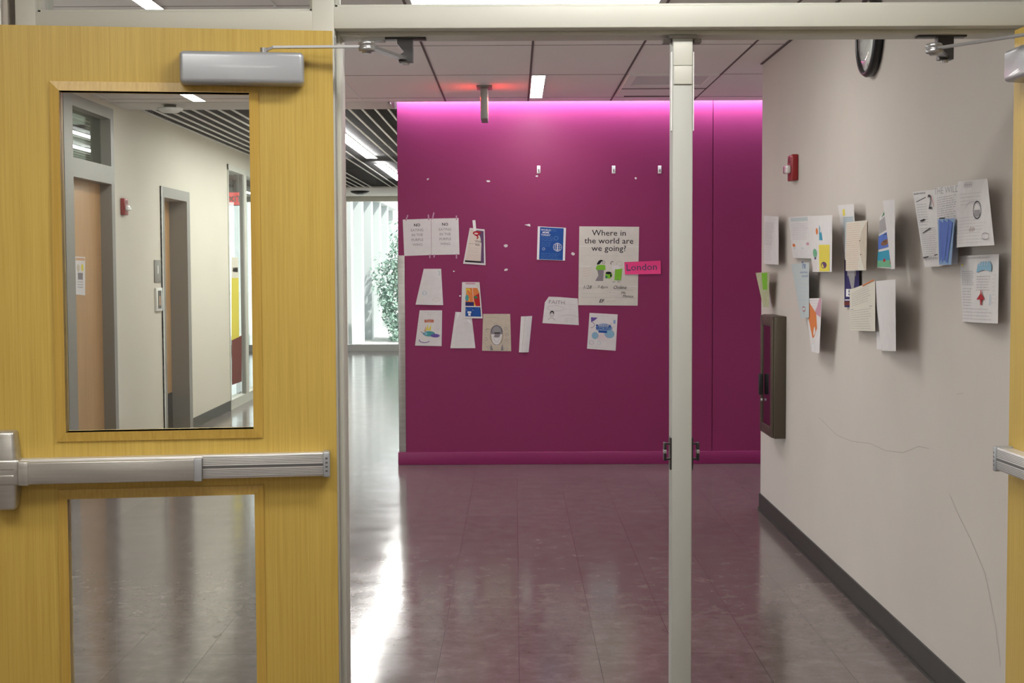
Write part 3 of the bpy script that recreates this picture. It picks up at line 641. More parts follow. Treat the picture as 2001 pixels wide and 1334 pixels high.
# ---------------------------------------------------------------- sheets of paper
class Sheet:
    """a sheet given by 4 world corners TL,TR,BR,BL and an outward normal; bow lifts it off the wall"""
    def __init__(s, TL, TR, BR, BL, n, bow=.004, base=.0012, mode='mid', cut=None):
        s.c = [Vector(p) for p in (TL, TR, BR, BL)]; s.n = Vector(n); s.bow = bow; s.base = base; s.mode = mode
        s.W = ((s.c[1] - s.c[0]).length + (s.c[2] - s.c[3]).length) / 2; s.H = ((s.c[3] - s.c[0]).length + (s.c[2] - s.c[1]).length) / 2
        s.mb = MB(); s.k = 0; s.cut = cut
    def at(s, u, v, lift=0.0):
        a = s.c[0].lerp(s.c[1], u); b = s.c[3].lerp(s.c[2], u); p = a.lerp(b, v)
        if s.mode == 'mid': h = math.sin(math.pi * u) * (.3 + .7 * v)
        elif s.mode == 'bottom': h = v * v
        elif s.mode == 'roll': h = math.sin(math.pi * min(1, max(0, u))) 
        else: h = 0
        return p + s.n * (s.base + s.bow * h + lift)
    def body(s, mt_, nu=10, nv=10, u0=0, u1=1, v0=0, v1=1, lift=0.0, under=True):
        vs = []; 
        for j in range(nv + 1):
            for i in range(nu + 1):
                vs.append(s.at(u0 + (u1 - u0) * i / nu, v0 + (v1 - v0) * j / nv, lift))
        fs = [(j * (nu + 1) + i, (j + 1) * (nu + 1) + i, (j + 1) * (nu + 1) + i + 1, j * (nu + 1) + i + 1) for j in range(nv) for i in range(nu)]
        s.mb.add(vs, fs, mt_, True); return s
    def l(s): s.k += 1; return .0004 + .00012 * s.k
    def rect(s, u0, u1, v0, v1, m_, n=6):
        return s.body(m_, n, n, u0, u1, v0, v1, s.l())
    def poly(s, pts, m_):
        li = s.l(); s.mb.add([s.at(u, v, li) for u, v in pts], [tuple(range(len(pts)))], m_); return s
    def ell(s, u, v, ru, rv, m_, n=14): return s.poly([(u + ru * math.cos(2 * math.pi * i / n), v + rv * math.sin(2 * math.pi * i / n)) for i in range(n)], m_)
    def line(s, pts, m_, w=.001):
        li = s.l(); P = [Vector((u * s.W, v * s.H)) for u, v in pts]; vs = []
        for i, p in enumerate(P):
            d = (P[min(i + 1, len(P) - 1)] - P[max(i - 1, 0)]); d = d.normalized() if d.length > 1e-9 else Vector((1, 0)); nn = Vector((-d.y, d.x)) * w / 2
            for q in (p + nn, p - nn): vs.append(s.at(q.x / s.W, q.y / s.H, li))
        s.mb.add(vs, [(2 * i, 2 * i + 1, 2 * i + 3, 2 * i + 2) for i in range(len(P) - 1)], m_); return s
    def ring(s, u, v, ru, rv, m_, w=.001, a0=0, a1=2 * math.pi, n=18): return s.line([(u + ru * math.cos(a0 + (a1 - a0) * i / n), v + rv * math.sin(a0 + (a1 - a0) * i / n)) for i in range(n + 1)], m_, w)
    def scrib(s, u0, u1, v, m_, h=.012, w=.0010, slope=0.0):
        """a line of illegible handwriting"""
        li = s.l(); u = u0; du = .0016 / s.W * 1.3
        while u < u1:
            e = min(u1, u + random.uniform(.012, .04) / s.W); pts = []; i = 0
            while u < e:
                pts.append((u, v + slope * (u - u0) + (h / s.H) * .5 * ((-1) ** i) * random.uniform(.3, 1))); u += du; i += 1
            if len(pts) > 1: s.line(pts, m_, w); s.k -= 1
            u += .005 / s.W
        return s
    def lines(s, u0, u1, v0, v1, n, m_, h=.004, w=.0009, slope=0.0, ragged=.15):
        for i in range(n): s.scrib(u0, u1 - random.random() * ragged * (u1 - u0), v0 + (v1 - v0) * i / max(1, n - 1), m_, h, w, slope)
        return s
    def text(s, t, u, v, h, m_, bold=0.0, shear=0.0, rot=0.0, wide=1.0):
        """centred text, h = cap height in metres (v is the baseline)"""
        vs, fs = text_geo(t, bold, shear); k = h / .70; li = s.l(); ca, sa = math.cos(rot), math.sin(rot)
        s.mb.add([s.at(u + (x * ca * wide - y * sa) * k / s.W, v - (x * sa * wide + y * ca) * k / s.H, li) for x, y in vs], fs, m_); return s
    def done(s, name, label, cat='paper', group=None):
        o = s.mb.build(name, recalc=False, loc=s.at(.5, 1)); s.mb = None
        return tag(o, label, cat, group)
def P1(cs, bow=.004, base=.0015, mode='mid'):
    pts = [onY(x, y, YP) for x, y in cs]; return Sheet(*pts, (0, -1, 0), bow, base, mode)
def P2(cs, offs, bow=.0, mode='mid', base=.0015, X=XR):
    pts = [onX(x, y, X - o) for (x, y), o in zip(cs, offs)]; return Sheet(*pts, (-1, 0, 0), bow, base, mode)
GP = 'papers taped to the purple wall'; GR = 'papers taped to the right wall'
def tape(name, px0, py0, px1, py1, parent, wd=.010, m_='tape'):
    a = onY(px0, py0, YP); b = onY(px1, py1, YP); d = (b - a).normalized(); s_ = Vector((d.z, 0, -d.x)) * wd / 2; n = Vector((0, -.0022, 0))
    o = MB().add([a - s_ + n, a + s_ + n, b + s_ + n, b - s_ + n], [(0, 1, 2, 3)], m_).build(name, parent)
    o.matrix_parent_inverse = Matrix.Translation(-Vector(parent.location)); return o

# --- purple wall
for nm, cs, lab, tp in (('sign_sheet', [(787, 429), (842, 427), (843, 498), (790, 500)], 'left one of the two white no-eating signs on the purple wall', [(797, 420, 793, 431), (837, 419, 838, 430), (840, 497, 840, 504)]),
                    ('sign_sheet', [(842.5, 427), (896, 426), (898, 497), (843.5, 498)], 'right one of the two white no-eating signs on the purple wall', [(848, 415, 845, 428), (892, 421, 892, 430), (892, 496, 892, 505), (849, 497, 848, 503)])):
    s = P1(cs, .0); s.body('paper', 4, 4)
    s.text('NO', .5, .20, .021, 'k', .02)
    for i, t in enumerate(('EATING', 'IN THE', 'PURPLE', 'WING')): s.text(t, .5, .335 + .133 * i, .019, 'grey', .0)
    o = s.done(nm, lab, 'sign', GP)
    for t in tp: tape('tape', *t, o)
s = P1([(918, 445), (947, 448), (949, 518), (905, 515)], .004, mode='bottom'); s.body('paper'); s.rect(.06, .93, .05, .95, 'plum'); s.rect(.06, .40, .04, .93, 'cream')
s.poly([(.06, .90), (.78, .90), (.80, .40), (.72, .22), (.50, .08), (.06, .05)], 'cream'); s.rect(.06, .80, .90, .945, 'k')
s.ring(.46, .14, .17, .045, 'red_i', .012); s.ring(.44, .24, .14, .05, 'red_i', .010, -1.5, 2.2); s.ell(.66, .10, .10, .03, 'red_i')
s.text('ATTENTION', .47, .385, .0155, 'k', .012, wide=.78).text('& NERDS', .42, .475, .0155, 'k', .012, wide=.9)
s.lines(.14, .76, .55, .62, 2, 'grey', .004).lines(.14, .74, .67, .74, 2, 'grey', .004).lines(.12, .74, .78, .86, 3, 'red_i', .003, .0005)
o = s.done('flyer', 'purple and cream flyer with a red emblem under a strip of tape', 'flyer', GP); tape('tape', 926, 430, 928, 451, o, .022, 'white')
s = P1([(828, 525), (862, 525), (866, 596), (812, 595)], .010); s.body('paper'); s.lines(.12, .8, .12, .42, 7, 'lgrey', .004, .0006)
for k in range(6): s.ring(.25 + .02 * random.random(), .68, .05 + .01 * k, .05, 'lblue', .0015, k, k + 3)
for k in range(4): s.ring(.75, .85, .14, .05, 'lorange', .0015, k, k + 3)
s.ring(.85, .12, .06, .06, 'teal', .003, -2, 1.4); s.lines(.45, .9, .50, .75, 5, 'lgrey', .004, .0006)
s.done('drawing_sheet', 'faint pencil drawing with a small blue splash, above the winged insect drawing', 'paper', GP)
s = P1([(820, 606), (864, 606), (863, 676), (811, 675)], .004); s.body('paper')
s.scrib(.2, .7, .06, 'pencil', .006).scrib(.35, .6, .12, 'pencil', .006); s.rect(.26, .66, .27, .345, 'lorange'); s.text('BUTTER', .46, .335, .020, 'red_i', .02, wide=.7)
s.poly([(.36, .56), (.42, .38), (.46, .56)], 'yellow').poly([(.46, .56), (.55, .40), (.56, .57)], 'yellow').poly([(.28, .60), (.34, .44), (.38, .60)], 'lorange')
s.ell(.50, .66, .24, .075, 'teal').ell(.74, .71, .18, .05, 'violet').ell(.34, .66, .10, .04, 'lblue'); s.line([(.16, .60), (.34, .68)], 'k', .003)
s.ring(.34, .84, .20, .07, 'violet', .005, .3, 3.3); s.lines(.70, .92, .30, .42, 3, 'lgrey').lines(.68, .92, .47, .55, 3, 'lgrey').lines(.08, .25, .2, .5, 5, 'lgrey')
s.done('drawing_sheet', 'child drawing of a winged teal and violet insect at lower left of the purple wall', 'paper', GP)
s = P1([(890, 609), (921, 611), (929, 680), (880, 680)], .008, .0008); s.body('paper'); s.lines(.15, .9, .26, .92, 16, 'lgrey', .003, .0006, ragged=.05)
s.poly([(.10, .0), (.32, .0), (.12, .25)], 'white_i').poly([(.75, .08), (1.0, .36), (.72, .24)], 'white_i')
s.done('written_sheet', 'handwritten sheet tucked under the colourful poster on the purple wall', 'paper', GP)
s = P1([(903, 551), (937, 551), (943, 622), (901, 621)], .006, .004); s.body('paper', v0=0.0)
R = lambda a, b, c, d, m_: s.rect(a, b, c, d, m_)
R(.20, .80, .02, .06, 'lpink'); R(.20, .94, .16, .66, 'orange'); s.poly([(.20, .16), (.60, .16), (.62, .62), (.20, .40)], 'cream'); s.poly([(.20, .18), (.42, .18), (.70, .66), (.45, .66)], 'yellow'); s.ell(.28, .44, .09, .09, 'teal')
s.poly([(.62, .40), (.94, .30), (.94, .66), (.72, .66)], 'red_i').ell(.74, .42, .09, .04, 'dgreen').rect(.20, .62, .55, .66, 'navy'); R(.20, .94, .69, .95, 'blue'); s.poly([(.62, .69), (.94, .69), (.94, .95), (.50, .95)], 'navy')
s.line([(.22, .72), (.86, .72)], 'white_i', .002).line([(.22, .77), (.60, .77)], 'white_i', .002).rect(.30, .48, .81, .86, 'white_i').rect(.34, .45, .87, .93, 'white_i')
s.poly([(.70, 0), (1, 0), (1, .32), (.98, .33)], 'paperw')
s.done('poster', 'small colourful poster with a navy bottom band and folded corner', 'poster', GP)
s = P1([(944, 613), (997, 613), (999, 686), (942, 685)], .004); s.body('papert'); s.scrib(.1, .5, .09, 'brown', .010)
s.ell(.50, .47, .22, .17, 'grey').ell(.50, .42, .15, .10, 'pencil').poly([(.30, .55), (.70, .55), (.60, .80), (.50, .86), (.38, .80)], 'paper').rect(.42, .62, .50, .53, 'k')
s.ring(.5, .58, .22, .26, 'k', .0025).ring(.5, .66, .09, .09, 'grey', .0015); s.poly([(.30, .80), (.38, .98), (.28, .98)], 'grey').poly([(.70, .80), (.64, .98), (.74, .98)], 'grey')
for (u, v) in ((.82, .40), (.86, .56), (.85, .70), (.12, .68), (.22, .90), (.82, .94), (.16, .45), (.46, .28)): s.ring(u, v, .055, .035, 'grey', .002)
s.ring(.2, .43, .08, .03, 'k', .002, 3, 6)
s.done('drawing_sheet', 'tan sheet with a shaded pencil portrait ringed by small circles', 'paper', GP)
s = P1([(1018, 618), (1040, 617), (1033, 688), (1014, 688)], .020, .002, 'roll'); s.body('paper', 12, 6); s.line([(.38, .02), (.30, .98)], 'lgrey', .002)
s.done('folded_sheet', 'narrow folded white sheet on the purple wall beside the tan portrait', 'paper', GP)
s = P1([(1066, 579), (1129, 583), (1131, 635), (1060, 631)], .006, .002); 
s.mb.add([s.at(u, v) for u, v in ((.10, 0), (.40, -.01), (1, 0), (1, 1), (0, 1), (.0, .22))], [(0, 5, 4, 3, 2, 1)], 'paper')
s.bow = 0; s.base = .003
s.text('FAITH', .36, .26, .028, 'grey', -.003, wide=1.2).scrib(.62, .93, .24, 'pencil', .006).scrib(.6, .85, .43, 'pencil', .005); s.ring(.33, .42, .24, .10, 'grey', .0014)
s.ell(.24, .59, .06, .07, 'k').ell(.24, .63, .045, .055, 'paper'); s.line([(.18, .62), (.30, .62)], 'k', .003); s.ring(.24, .64, .055, .085, 'k', .0018).ring(.24, .90, .09, .12, 'k', .0018, 3.4, 6.0)
s.ring(.75, .72, .24, .08, 'grey', .0012, 3.2, 6.2).lines(.60, .88, .78, .90, 3, 'grey')
s.done('drawing_sheet', 'wide white sheet with a sketched face in glasses and pencil lettering', 'paper', GP)
s = P1([(1051, 442), (1106, 445), (1104, 509), (1049, 507)], .003, mode='bottom'); s.body('white_i'); s.rect(.08, .92, .02, .99, 'blue')
for i, t in enumerate(('WORLD', 'MEME', 'TODAY')): s.text(t, .29, .125 + .075 * i, .0135, 'white_i', .012, wide=1.05)
s.lines(.14, .62, .30, .42, 4, 'lblue', .003).lines(.14, .5, .48, .58, 3, 'lblue', .003).lines(.14, .85, .80, .95, 4, 'lblue', .003)
for k in (1, .55, .1): s.ring(.72, .60, .15 * k, .125, 'white_i', .0022)
for dv in (-.06, 0, .06): s.line([(.72 - .14, .60 + dv), (.72 + .14, .60 + dv)], 'white_i', .0018)
s.line([(.72, .48), (.72, .72)], 'white_i', .0018).ring(.23, .67, .04, .035, 'white_i', .002).ring(.66, .33, .07, .06, 'lblue', .0015).lines(.42, .68, .08, .12, 2, 'lblue', .003)
s.done('flyer', 'bright blue flyer with a white globe outline and white edges', 'flyer', GP)
s = P1([(1132, 442), (1249, 443), (1246, 597), (1130, 596)], .003); s.body('paperw', 10, 14)
s.text('Where in', .50, .115, .043, 'k', .004, wide=1.08).text('the world are', .50, .215, .043, 'k', .004, wide=1.08).text('we going?', .50, .310, .043, 'k', .004, wide=1.08)
s.scrib(.06, .92, .370, 'lgrey', .003)
for v in (.25, .505, .755): s.line([(.0, v), (1, v)], 'white_i', .0025)
s.poly([(.30, .475), (.33, .435), (.37, .42), (.41, .43), (.38, .445), (.35, .475), (.32, .485)], 'k').ring(.415, .455, .022, .018, 'k', .002).poly([(.31, .49), (.38, .485), (.44, .49), (.45, .55), (.30, .555), (.285, .53)], 'green').poly([(.31, .55), (.42, .55), (.36, .69), (.28, .69), (.33, .62)], 'grey').poly([(.36, .55), (.42, .55), (.41, .69), (.36, .69)], 'grey')
s.ell(.505, .615, .060, .045, 'green').ell(.50, .588, .05, .018, 'k').ell(.465, .64, .02, .018, 'dgreen').ell(.54, .62, .015, .02, 'k')
s.ring(.565, .465, .03, .022, 'k', .004, 2.4, 5.2).ring(.68, .47, .05, .03, 'grey', .0012); s.poly([(.56, .50), (.66, .485), (.70, .53), (.56, .57)], 'paper'); s.poly([(.65, .54), (.73, .53), (.71, .68), (.66, .68)], 'green').poly([(.61, .54), (.67, .54), (.65, .68), (.60, .68)], 'green')
s.line([(.57, .70), (.61, .70)], 'k', .003).line([(.65, .70), (.69, .70)], 'k', .003)
for i in range(4): s.line([(.07, .545 + .03 * i), (.20, .525 + .03 * i)], 'lorange', .0016)
s.text('1/28', .14, .79, .026, 'k', -.004, .3).text('7-8pm', .40, .785, .022, 'k', -.008, .3).text('Online', .69, .79, .026, 'k', -.004, .3)
s.text('Ms', .75, .855, .020, 'k', 0, .3).text('Monica', .83, .895, .019, 'k', 0, .3).scrib(.51, .62, .835, 'pencil', .006).scrib(.53, .66, .88, 'pencil', .006).scrib(.05, .5, .85, 'teal', .004, .0006)
s.line([(.54, .805), (.92, .805)], 'grey', .0007).line([(.04, .90), (.96, .90)], 'grey', .0007).text('EF', .385, .965, .026, 'k', .01, .3).scrib(.48, .64, .945, 'grey', .002, .0008).scrib(.48, .56, .955, 'grey', .002, .0008)
s.done('poster', 'large white poster asking where in the world are we going', 'poster', GP)
s = P1([(1220, 512), (1291, 509), (1291, 535), (1221, 536)], .006, .006, 'bottom'); s.body('pink'); s.text('London', .47, .68, .048, 'plum', .008, wide=1.12)
vs_, fs_ = text_geo('London')
for u in (.085, .135): s.line([(u - .03, .70), (u + .03, .70)], 'plum', .003)
s.done('name_card', 'hot pink London card overlapping the large white poster', 'card', GP)
s = P1([(1152, 611), (1207, 614), (1203, 685), (1147, 681)], .003); s.body('paper'); s.scrib(.04, .7, .07, 'pencil', .004); s.poly([(.06, .12), (.30, .12), (.20, .20), (.08, .26)], 'violet')
s.ell(.55, .40, .30, .13, 'crayonl').ell(.75, .55, .18, .12, 'lblue').ell(.25, .62, .12, .10, 'lblue').rect(.86, .94, .16, .26, 'crayonl'); s.rect(.26, .78, .31, .36, 'blue'); s.text('FRIENDSHIP', .52, .355, .0140, 'white_i', .01, wide=.8)
s.text('BRACELET', .53, .445, .020, 'blue', .03, wide=.85).rect(.36, .66, .47, .53, 'blue').lines(.32, .72, .60, .68, 3, 'pink', .003, .0012).lines(.34, .70, .72, .75, 2, 'lpink', .003)
s.ring(.08, .33, .12, .08, 'plum', .003, -1.4, 1.6).ring(.92, .42, .10, .08, 'lorange', .0015, 1.5, 5).ring(.68, .24, .12, .07, 'brown', .0012, 0, 2.6).ring(.14, .82, .08, .05, 'violet', .0015).ring(.40, .82, .06, .05, 'lblue', .0015)
s.scrib(.06, .7, .94, 'pencil', .004)
s.done('flyer', 'pale blue friendship bracelet flyer below the large white poster', 'flyer', GP)
# scraps and hooks
for (px, py, wpx, hpx, rot, lab) in ((836, 350, 6, 4, .5, 'small scrap of tape on the purple wall above the no-eating signs'), (954, 354, 8, 4, -.1, 'small scrap of tape on the purple wall left of the first hook'), (1049, 344, 6, 4, .2, 'small scrap of tape just under the first white hook'),
        (1242, 348, 5, 5, .3, 'small scrap of tape between the second and third hooks'), (988, 480, 9, 7, .1, 'white scrap on the purple wall level with the red-emblem flyer, upper of two'), (989, 527, 9, 5, .2, 'white scrap on the purple wall, lower of the two in mid-wall'),
        (1120, 496, 8, 8, -.6, 'white scrap between the blue flyer and the large poster'), (887, 530, 4, 3, 0, 'tiny white scrap beside the faint pencil drawing'), (899, 578, 5, 3, 0, 'tiny scrap at the left edge of the colourful poster')):
    c = onY(px, py, YP); a, b = wpx / 259 / 2, hpx / 259 / 2; ca, sa = math.cos(rot), math.sin(rot); pts = []
    for k in range(7):
        t = 2 * math.pi * k / 7; rr = random.uniform(.7, 1.1); u, v = a * rr * math.cos(t), b * rr * math.sin(t); pts.append((c.x + u * ca - v * sa, c.z + u * sa + v * ca))
    tag(MB().prism(pts, 'y', YP - .002, YP - .0002, 'paper').build('tape_scrap'), lab, 'tape scrap', 'tape scraps on the purple wall')
c = onY(1034, 440, YP); tag(MB().prism([(c.x - .036, c.z + .004), (c.x + .006, c.z + .010), (c.x + .010, c.z - .010), (c.x - .012, c.z - .004)], 'y', YP - .006, YP - .0002, 'white').build('tape_scrap'), 'arrow-shaped torn white scrap left of the blue flyer', 'tape scrap', 'tape scraps on the purple wall')
for px, t in ((1052.5, 'leftmost'), (1199, 'middle'), (1289, 'rightmost')):
    c = onY(px, 331, YP); r = empty('adhesive_hook', tuple(c), 'white adhesive hook high on the purple wall, %s of the three' % t, 'wall hook', 'white hooks on the purple wall')
    child(MB().box(c.x - .013, c.x + .013, YP - .004, YP, c.z - .030, c.z + .028, 'white', bev=.0018), 'back_plate', r)
    child(MB().cyl((c.x, YP - .004, c.z - .008), (c.x, YP - .018, c.z - .016), .0045, 'grey', n=8).cyl((c.x, YP - .018, c.z - .016), (c.x, YP - .021, c.z + .002), .0045, 'grey', n=8), 'hook', r)

# --- right wall
s = P2([(1493, 421), (1522, 423), (1522, 517), (1493, 515)], [.012, .045, .045, .012], .01); s.body('paper', 10, 8); s.lines(.08, .8, .14, .6, 18, 'grey', .004, .0011, ragged=.25).lines(.1, .7, .66, .9, 6, 'lgrey')
s.done('written_sheet', 'text-covered sheet nearest the purple wall on the right wall, upper row', 'paper', GR)
s = P2([(1477, 533), (1504, 531), (1503, 600), (1492, 600)], [.06, .05, .04, .05], .006); s.body('paperg', 8, 8); s.rect(.45, .85, .02, .5, 'green'); s.poly([(.05, .3), (.6, .5), (.9, .95), (.5, .95)], 'papert')
s.done('drawing_sheet', 'greenish sheet curling past the wall end above the extinguisher cabinet', 'paper', GR)
s = P2([(1541, 424), (1584, 421), (1588, 505), (1550, 503)], [.015, .02, .02, .015], .01); s.body('paper', 10, 8); s.rect(.12, .95, .03, .12, 'paperb').lines(.12, .92, .18, .55, 10, 'grey', .004, .0009).ell(.18, .70, .09, .04, 'orange').ell(.86, .66, .06, .035, 'lpink').line([(.12, .77), (.7, .765)], 'lblue', .003).lines(.1, .9, .80, .96, 5, 'lgrey')
s.done('written_sheet', 'pencil-written sheet with an orange dot and blue line, right wall', 'paper', GR)
s = P2([(1580, 422), (1629, 420), (1628, 531), (1590, 531)], [.02, .085, .07, .03], .01, base=.006); s.body('paper', 12, 10); s.rect(.52, .98, .02, .3, 'paper'); s.poly([(.52, .16), (.62, .30), (.66, .44), (.52, .44)], 'cyan').ell(.42, .28, .05, .06, 'orange').rect(.50, .92, .52, .99, 'yellow').ell(.70, .88, .12, .06, 'plum').ell(.28, .67, .12, .08, 'mgreen').rect(.24, .34, .74, .78, 'plum').lines(.1, .45, .82, .97, 6, 'lorange', .004).lines(.56, .88, .58, .8, 6, 'lorange', .003)
s.done('drawing_sheet', 'curled sheet with a yellow stripe, blue triangle and potted cactus', 'paper', GR)
s = P2([(1549, 516), (1584, 513), (1584, 620), (1568, 622)], [.02, .05, .05, .03], .006, base=.008); s.body('paperb', 8, 10); s.text('The', .72, .10, .045, 'blue', 0, .2).scrib(.5, .95, .17, 'blue', .016, .002).scrib(.6, .95, .24, 'blue', .016, .002).lines(.15, .9, .3, .75, 7, 'lblue', .006, .001).ring(.6, .84, .14, .04, 'red_i', .004).line([(.6, .9), (.6, .94)], 'blue', .004)
s.done('written_sheet', 'tapering bluish sheet with blue handwriting and a small red ring', 'paper', GR)
s = P2([(1577, 583), (1611, 582), (1606, 690), (1590, 686)], [.03, .07, .06, .03], .006, base=.012); s.body('paper', 8, 10); s.poly([(.02, .02), (.98, .0), (.98, .35), (.75, .30), (.2, .10)], 'lpink').poly([(.0, .02), (.30, .08), (.72, .28), (.78, .55), (.55, .72), (.4, .74)], 'orange').lines(.2, .9, .04, .2, 4, 'lpink').rect(.30, .55, .86, .97, 'white_i')
s.done('drawing_sheet', 'sheet coloured orange and pink, lowest on the right wall left of the navy poster', 'paper', GR)
s = P2([(1638, 401), (1669, 398), (1674, 508), (1652, 508)], [.02, .05, .03, .02], .006); s.body('paper', 8, 10); s.rect(.30, .45, .08, .2, 'yellow').rect(.3, .95, .22, .9, 'crayonl' if False else 'paperb').lines(.3, .9, .24, .85, 18, 'crayonl', .004, .0016)
s.done('written_sheet', 'pale sheet with blue writing partly behind the red-lined sheet', 'paper', GR)
s = P2([(1651, 506), (1680, 506), (1680, 600), (1651, 600)], [.01, .01, .01, .01], .0, base=.002); s.body('navy', 4, 6); s.rect(.2, .8, .2, .35, 'grey').poly([(.25, .3), (.75, .3), (.6, .75), (.4, .5)], 'pencil').rect(.12, .55, .62, .78, 'white_i').text('EB', .34, .75, .035, 'navy', .02, wide=.6).rect(.05, .95, .84, .86, 'white_i').rect(.0, 1, .88, .96, 'maroon')
s.done('poster', 'dark navy poster mostly hidden between other papers, right wall', 'poster', GR)
s = P2([(1658, 434), (1701, 430), (1699, 528), (1657, 529)], [.04, .065, .065, .04], .006, base=.01); s.body('papery', 10, 10); s.lines(.04, .72, .05, .96, 22, 'orange', .003, .0010, ragged=.1).poly([(1, .0), (.80, .18), (.70, .42), (.76, .70), (.92, .98), (1, 1)], 'papert').ell(.72, .40, .02, .012, 'k').ell(.78, .68, .02, .012, 'k')
s.done('written_sheet', 'cream lined sheet with orange-red handwriting curling off the right wall', 'paper', GR)
s = P2([(1664, 566), (1714, 548), (1714, 647), (1664, 645)], [.03, .03, .03, .03], .006, base=.008); s.body('papery', 8, 8); s.lines(.1, .85, .12, .42, 7, 'grey', .005, .0012, -.08).line([(.05, .50), (.92, .49)], 'grey', .002).lines(.05, .9, .54, .95, 9, 'grey', .005, .0012); s.line([(.55, .02), (.98, -.02)], 'orange', .005)
s.done('written_sheet', 'pale handwritten sheet with an orange top mark left of the blank white sheet', 'paper', GR)
s = P2([(1712, 549), (1755, 546), (1756, 686), (1728, 685)], [.02, .08, .07, .02], .0, base=.010, mode='flat'); s.body('paper', 8, 8)
s.mb.add([onX(1712, 550, XR - .02), onX(1722, 549, XR - .02), onX(1740, 684, XR - .02), onX(1713, 682, XR - .02)], [(0, 3, 2, 1)], 'paper')
s.done('blank_sheet', 'tall blank white sheet standing away from the right wall, lower row', 'paper', GR)
s = P2([(1722, 424), (1745, 400), (1750, 525), (1718, 523)], [.03, .04, .04, .03], .0, base=.006); s.body('paper', 8, 10)
s.poly([(.15, .05), (.8, -.1), (.9, .05)], 'dgreen').rect(.0, .95, .08, .34, 'lgrey').lines(.1, .9, .1, .32, 9, 'grey', .003).rect(.0, 1, .38, .64, 'crayonb').ell(.5, .55, .3, .05, 'brown').ring(.5, .47, .15, .07, 'k', .003).rect(.0, 1, .69, .88, 'cyan').rect(.0, 1, .86, .98, 'mgreen').ell(.45, .86, .08, .03, 'red_i').rect(.8, .87, .82, .93, 'brown')
f2 = Sheet(*[onX(x, y, XR - o) for x, y, o in ((1731, 392, .05), (1755, 389, .075), (1755, 525, .075), (1748, 526, .05))], (-1, 0, 0), 0, .012, 'flat'); f2.mb = s.mb; f2.body('paper', 4, 8)
s.done('drawing_sheet', 'curled sheet showing a brown boat drawing under its white folded flap', 'paper', GR)
s = P2([(1784, 375), (1838, 369), (1843, 520), (1808, 522)], [.015, .02, .03, .02], .006); s.body('paper', 8, 10); s.scrib(.05, .5, .03, 'k', .010, .002).line([(.1, .14), (.5, .09)], 'k', .003).lines(.1, .55, .18, .45, 9, 'grey', .004, .0012).lines(.1, .9, .5, .86, 14, 'grey', .004, .0012).text('2', .66, .25, .06, 'k', .0).line([(.72, .08), (.8, .22)], 'red_i', .004).line([(.2, .40), (.4, .38)], 'k', .006).line([(.25, .56), (.62, .50)], 'k', .004).line([(.08, .88), (.98, .84)], 'k', .004).scrib(.1, .95, .89, 'k', .016, .002).line([(.9, .70), (.93, .82)], 'k', .006)
s.done('written_sheet', 'densely written sheet with bold black marks, leftmost of the right cluster', 'paper', GR)
s = P2([(1829, 367), (1881, 360), (1876, 516), (1838, 519)], [.015, .015, .02, .03], .004, base=.008); s.body('paper', 8, 10); s.text('THE WILD', .5, .09, .024, 'lgrey', wide=1.5).lines(.12, .9, .14, .40, 10, 'grey', .005, .0013, -.02).line([(.2, .405), (.45, .41)], 'k', .006).line([(.12, .45), (.16, .6)], 'red_i', .003)
s.done('written_sheet', 'written sheet behind the blue crayon sheet in the right cluster', 'paper', GR)
s = P2([(1840, 428), (1874, 426), (1867, 517), (1843, 517)], [.03, .03, .05, .05], .006, base=.014); s.body('crayonl', 8, 10)
for k in range(9): s.line([(.15 + .09 * k, .02 + .03 * (k % 3)), (.1 + .08 * k + .05 * (k % 2), .95 - .04 * (k % 4))], 'crayonb', .012 + .004 * (k % 3))
s.done('drawing_sheet', 'sheet scribbled over in blue crayon in the right cluster', 'paper', GR)
s = P2([(1879, 355), (1937, 349), (1951, 479), (1873, 484)], [.02, .05, .07, .02], .02, base=.012); s.body('paper', 12, 10); s.text('HHHH', .42, .11, .022, 'lgrey', .0, .3, wide=1.5).lines(.15, .85, .2, .36, 4, 'lgrey', .005).ring(.72, .46, .09, .13, 'k', .004).rect(.66, .78, .46, .56, 'pencil').ring(.60, .45, .20, .12, 'grey', .0015, 3.3, 6.0).lines(.08, .9, .56, .94, 9, 'lgrey', .005).scrib(.55, .68, .75, 'brown', .02, .002).ring(.88, .86, .06, .05, 'grey', .002)
s.done('drawing_sheet', 'bulging white sheet with a dark oval doodle, highest and rightmost of the papers', 'paper', GR)
s = P2([(1876, 500), (1953, 496), (1951, 632), (1882, 628)], [.005, .04, .05, .005], .008); s.body('paper', 10, 10); s.scrib(.15, .8, .04, 'pencil', .008, .0012).lines(.06, .42, .24, .44, 8, 'grey', .004, .0012).lines(.06, .38, .50, .75, 7, 'grey', .005, .0012).lines(.50, .85, .32, .52, 6, 'grey', .004, .0012).lines(.05, .9, .80, .95, 4, 'grey', .004, .001)
s.poly([(.50, .26), (.54, .14), (.62, .10), (.82, .10), (.87, .16), (.86, .25), (.70, .22)], 'lblue')
for k in range(4): s.line([(.60 + .06 * k, .10), (.58 + .06 * k, .16)], 'paper', .004)
s.poly([(.52, .66), (.62, .57), (.625, .52), (.64, .52), (.645, .57), (.72, .66), (.655, .66), (.65, .74), (.62, .74), (.615, .66)], 'red_i').line([(.85, .58), (.84, .74)], 'lblue', .006).lines(.9, .98, .3, .7, 8, 'lgrey').ell(.12, .14, .03, .015, 'yellow')
s.done('drawing_sheet', 'white sheet with a red up arrow and blue crayon comb, lower right', 'paper', GR)
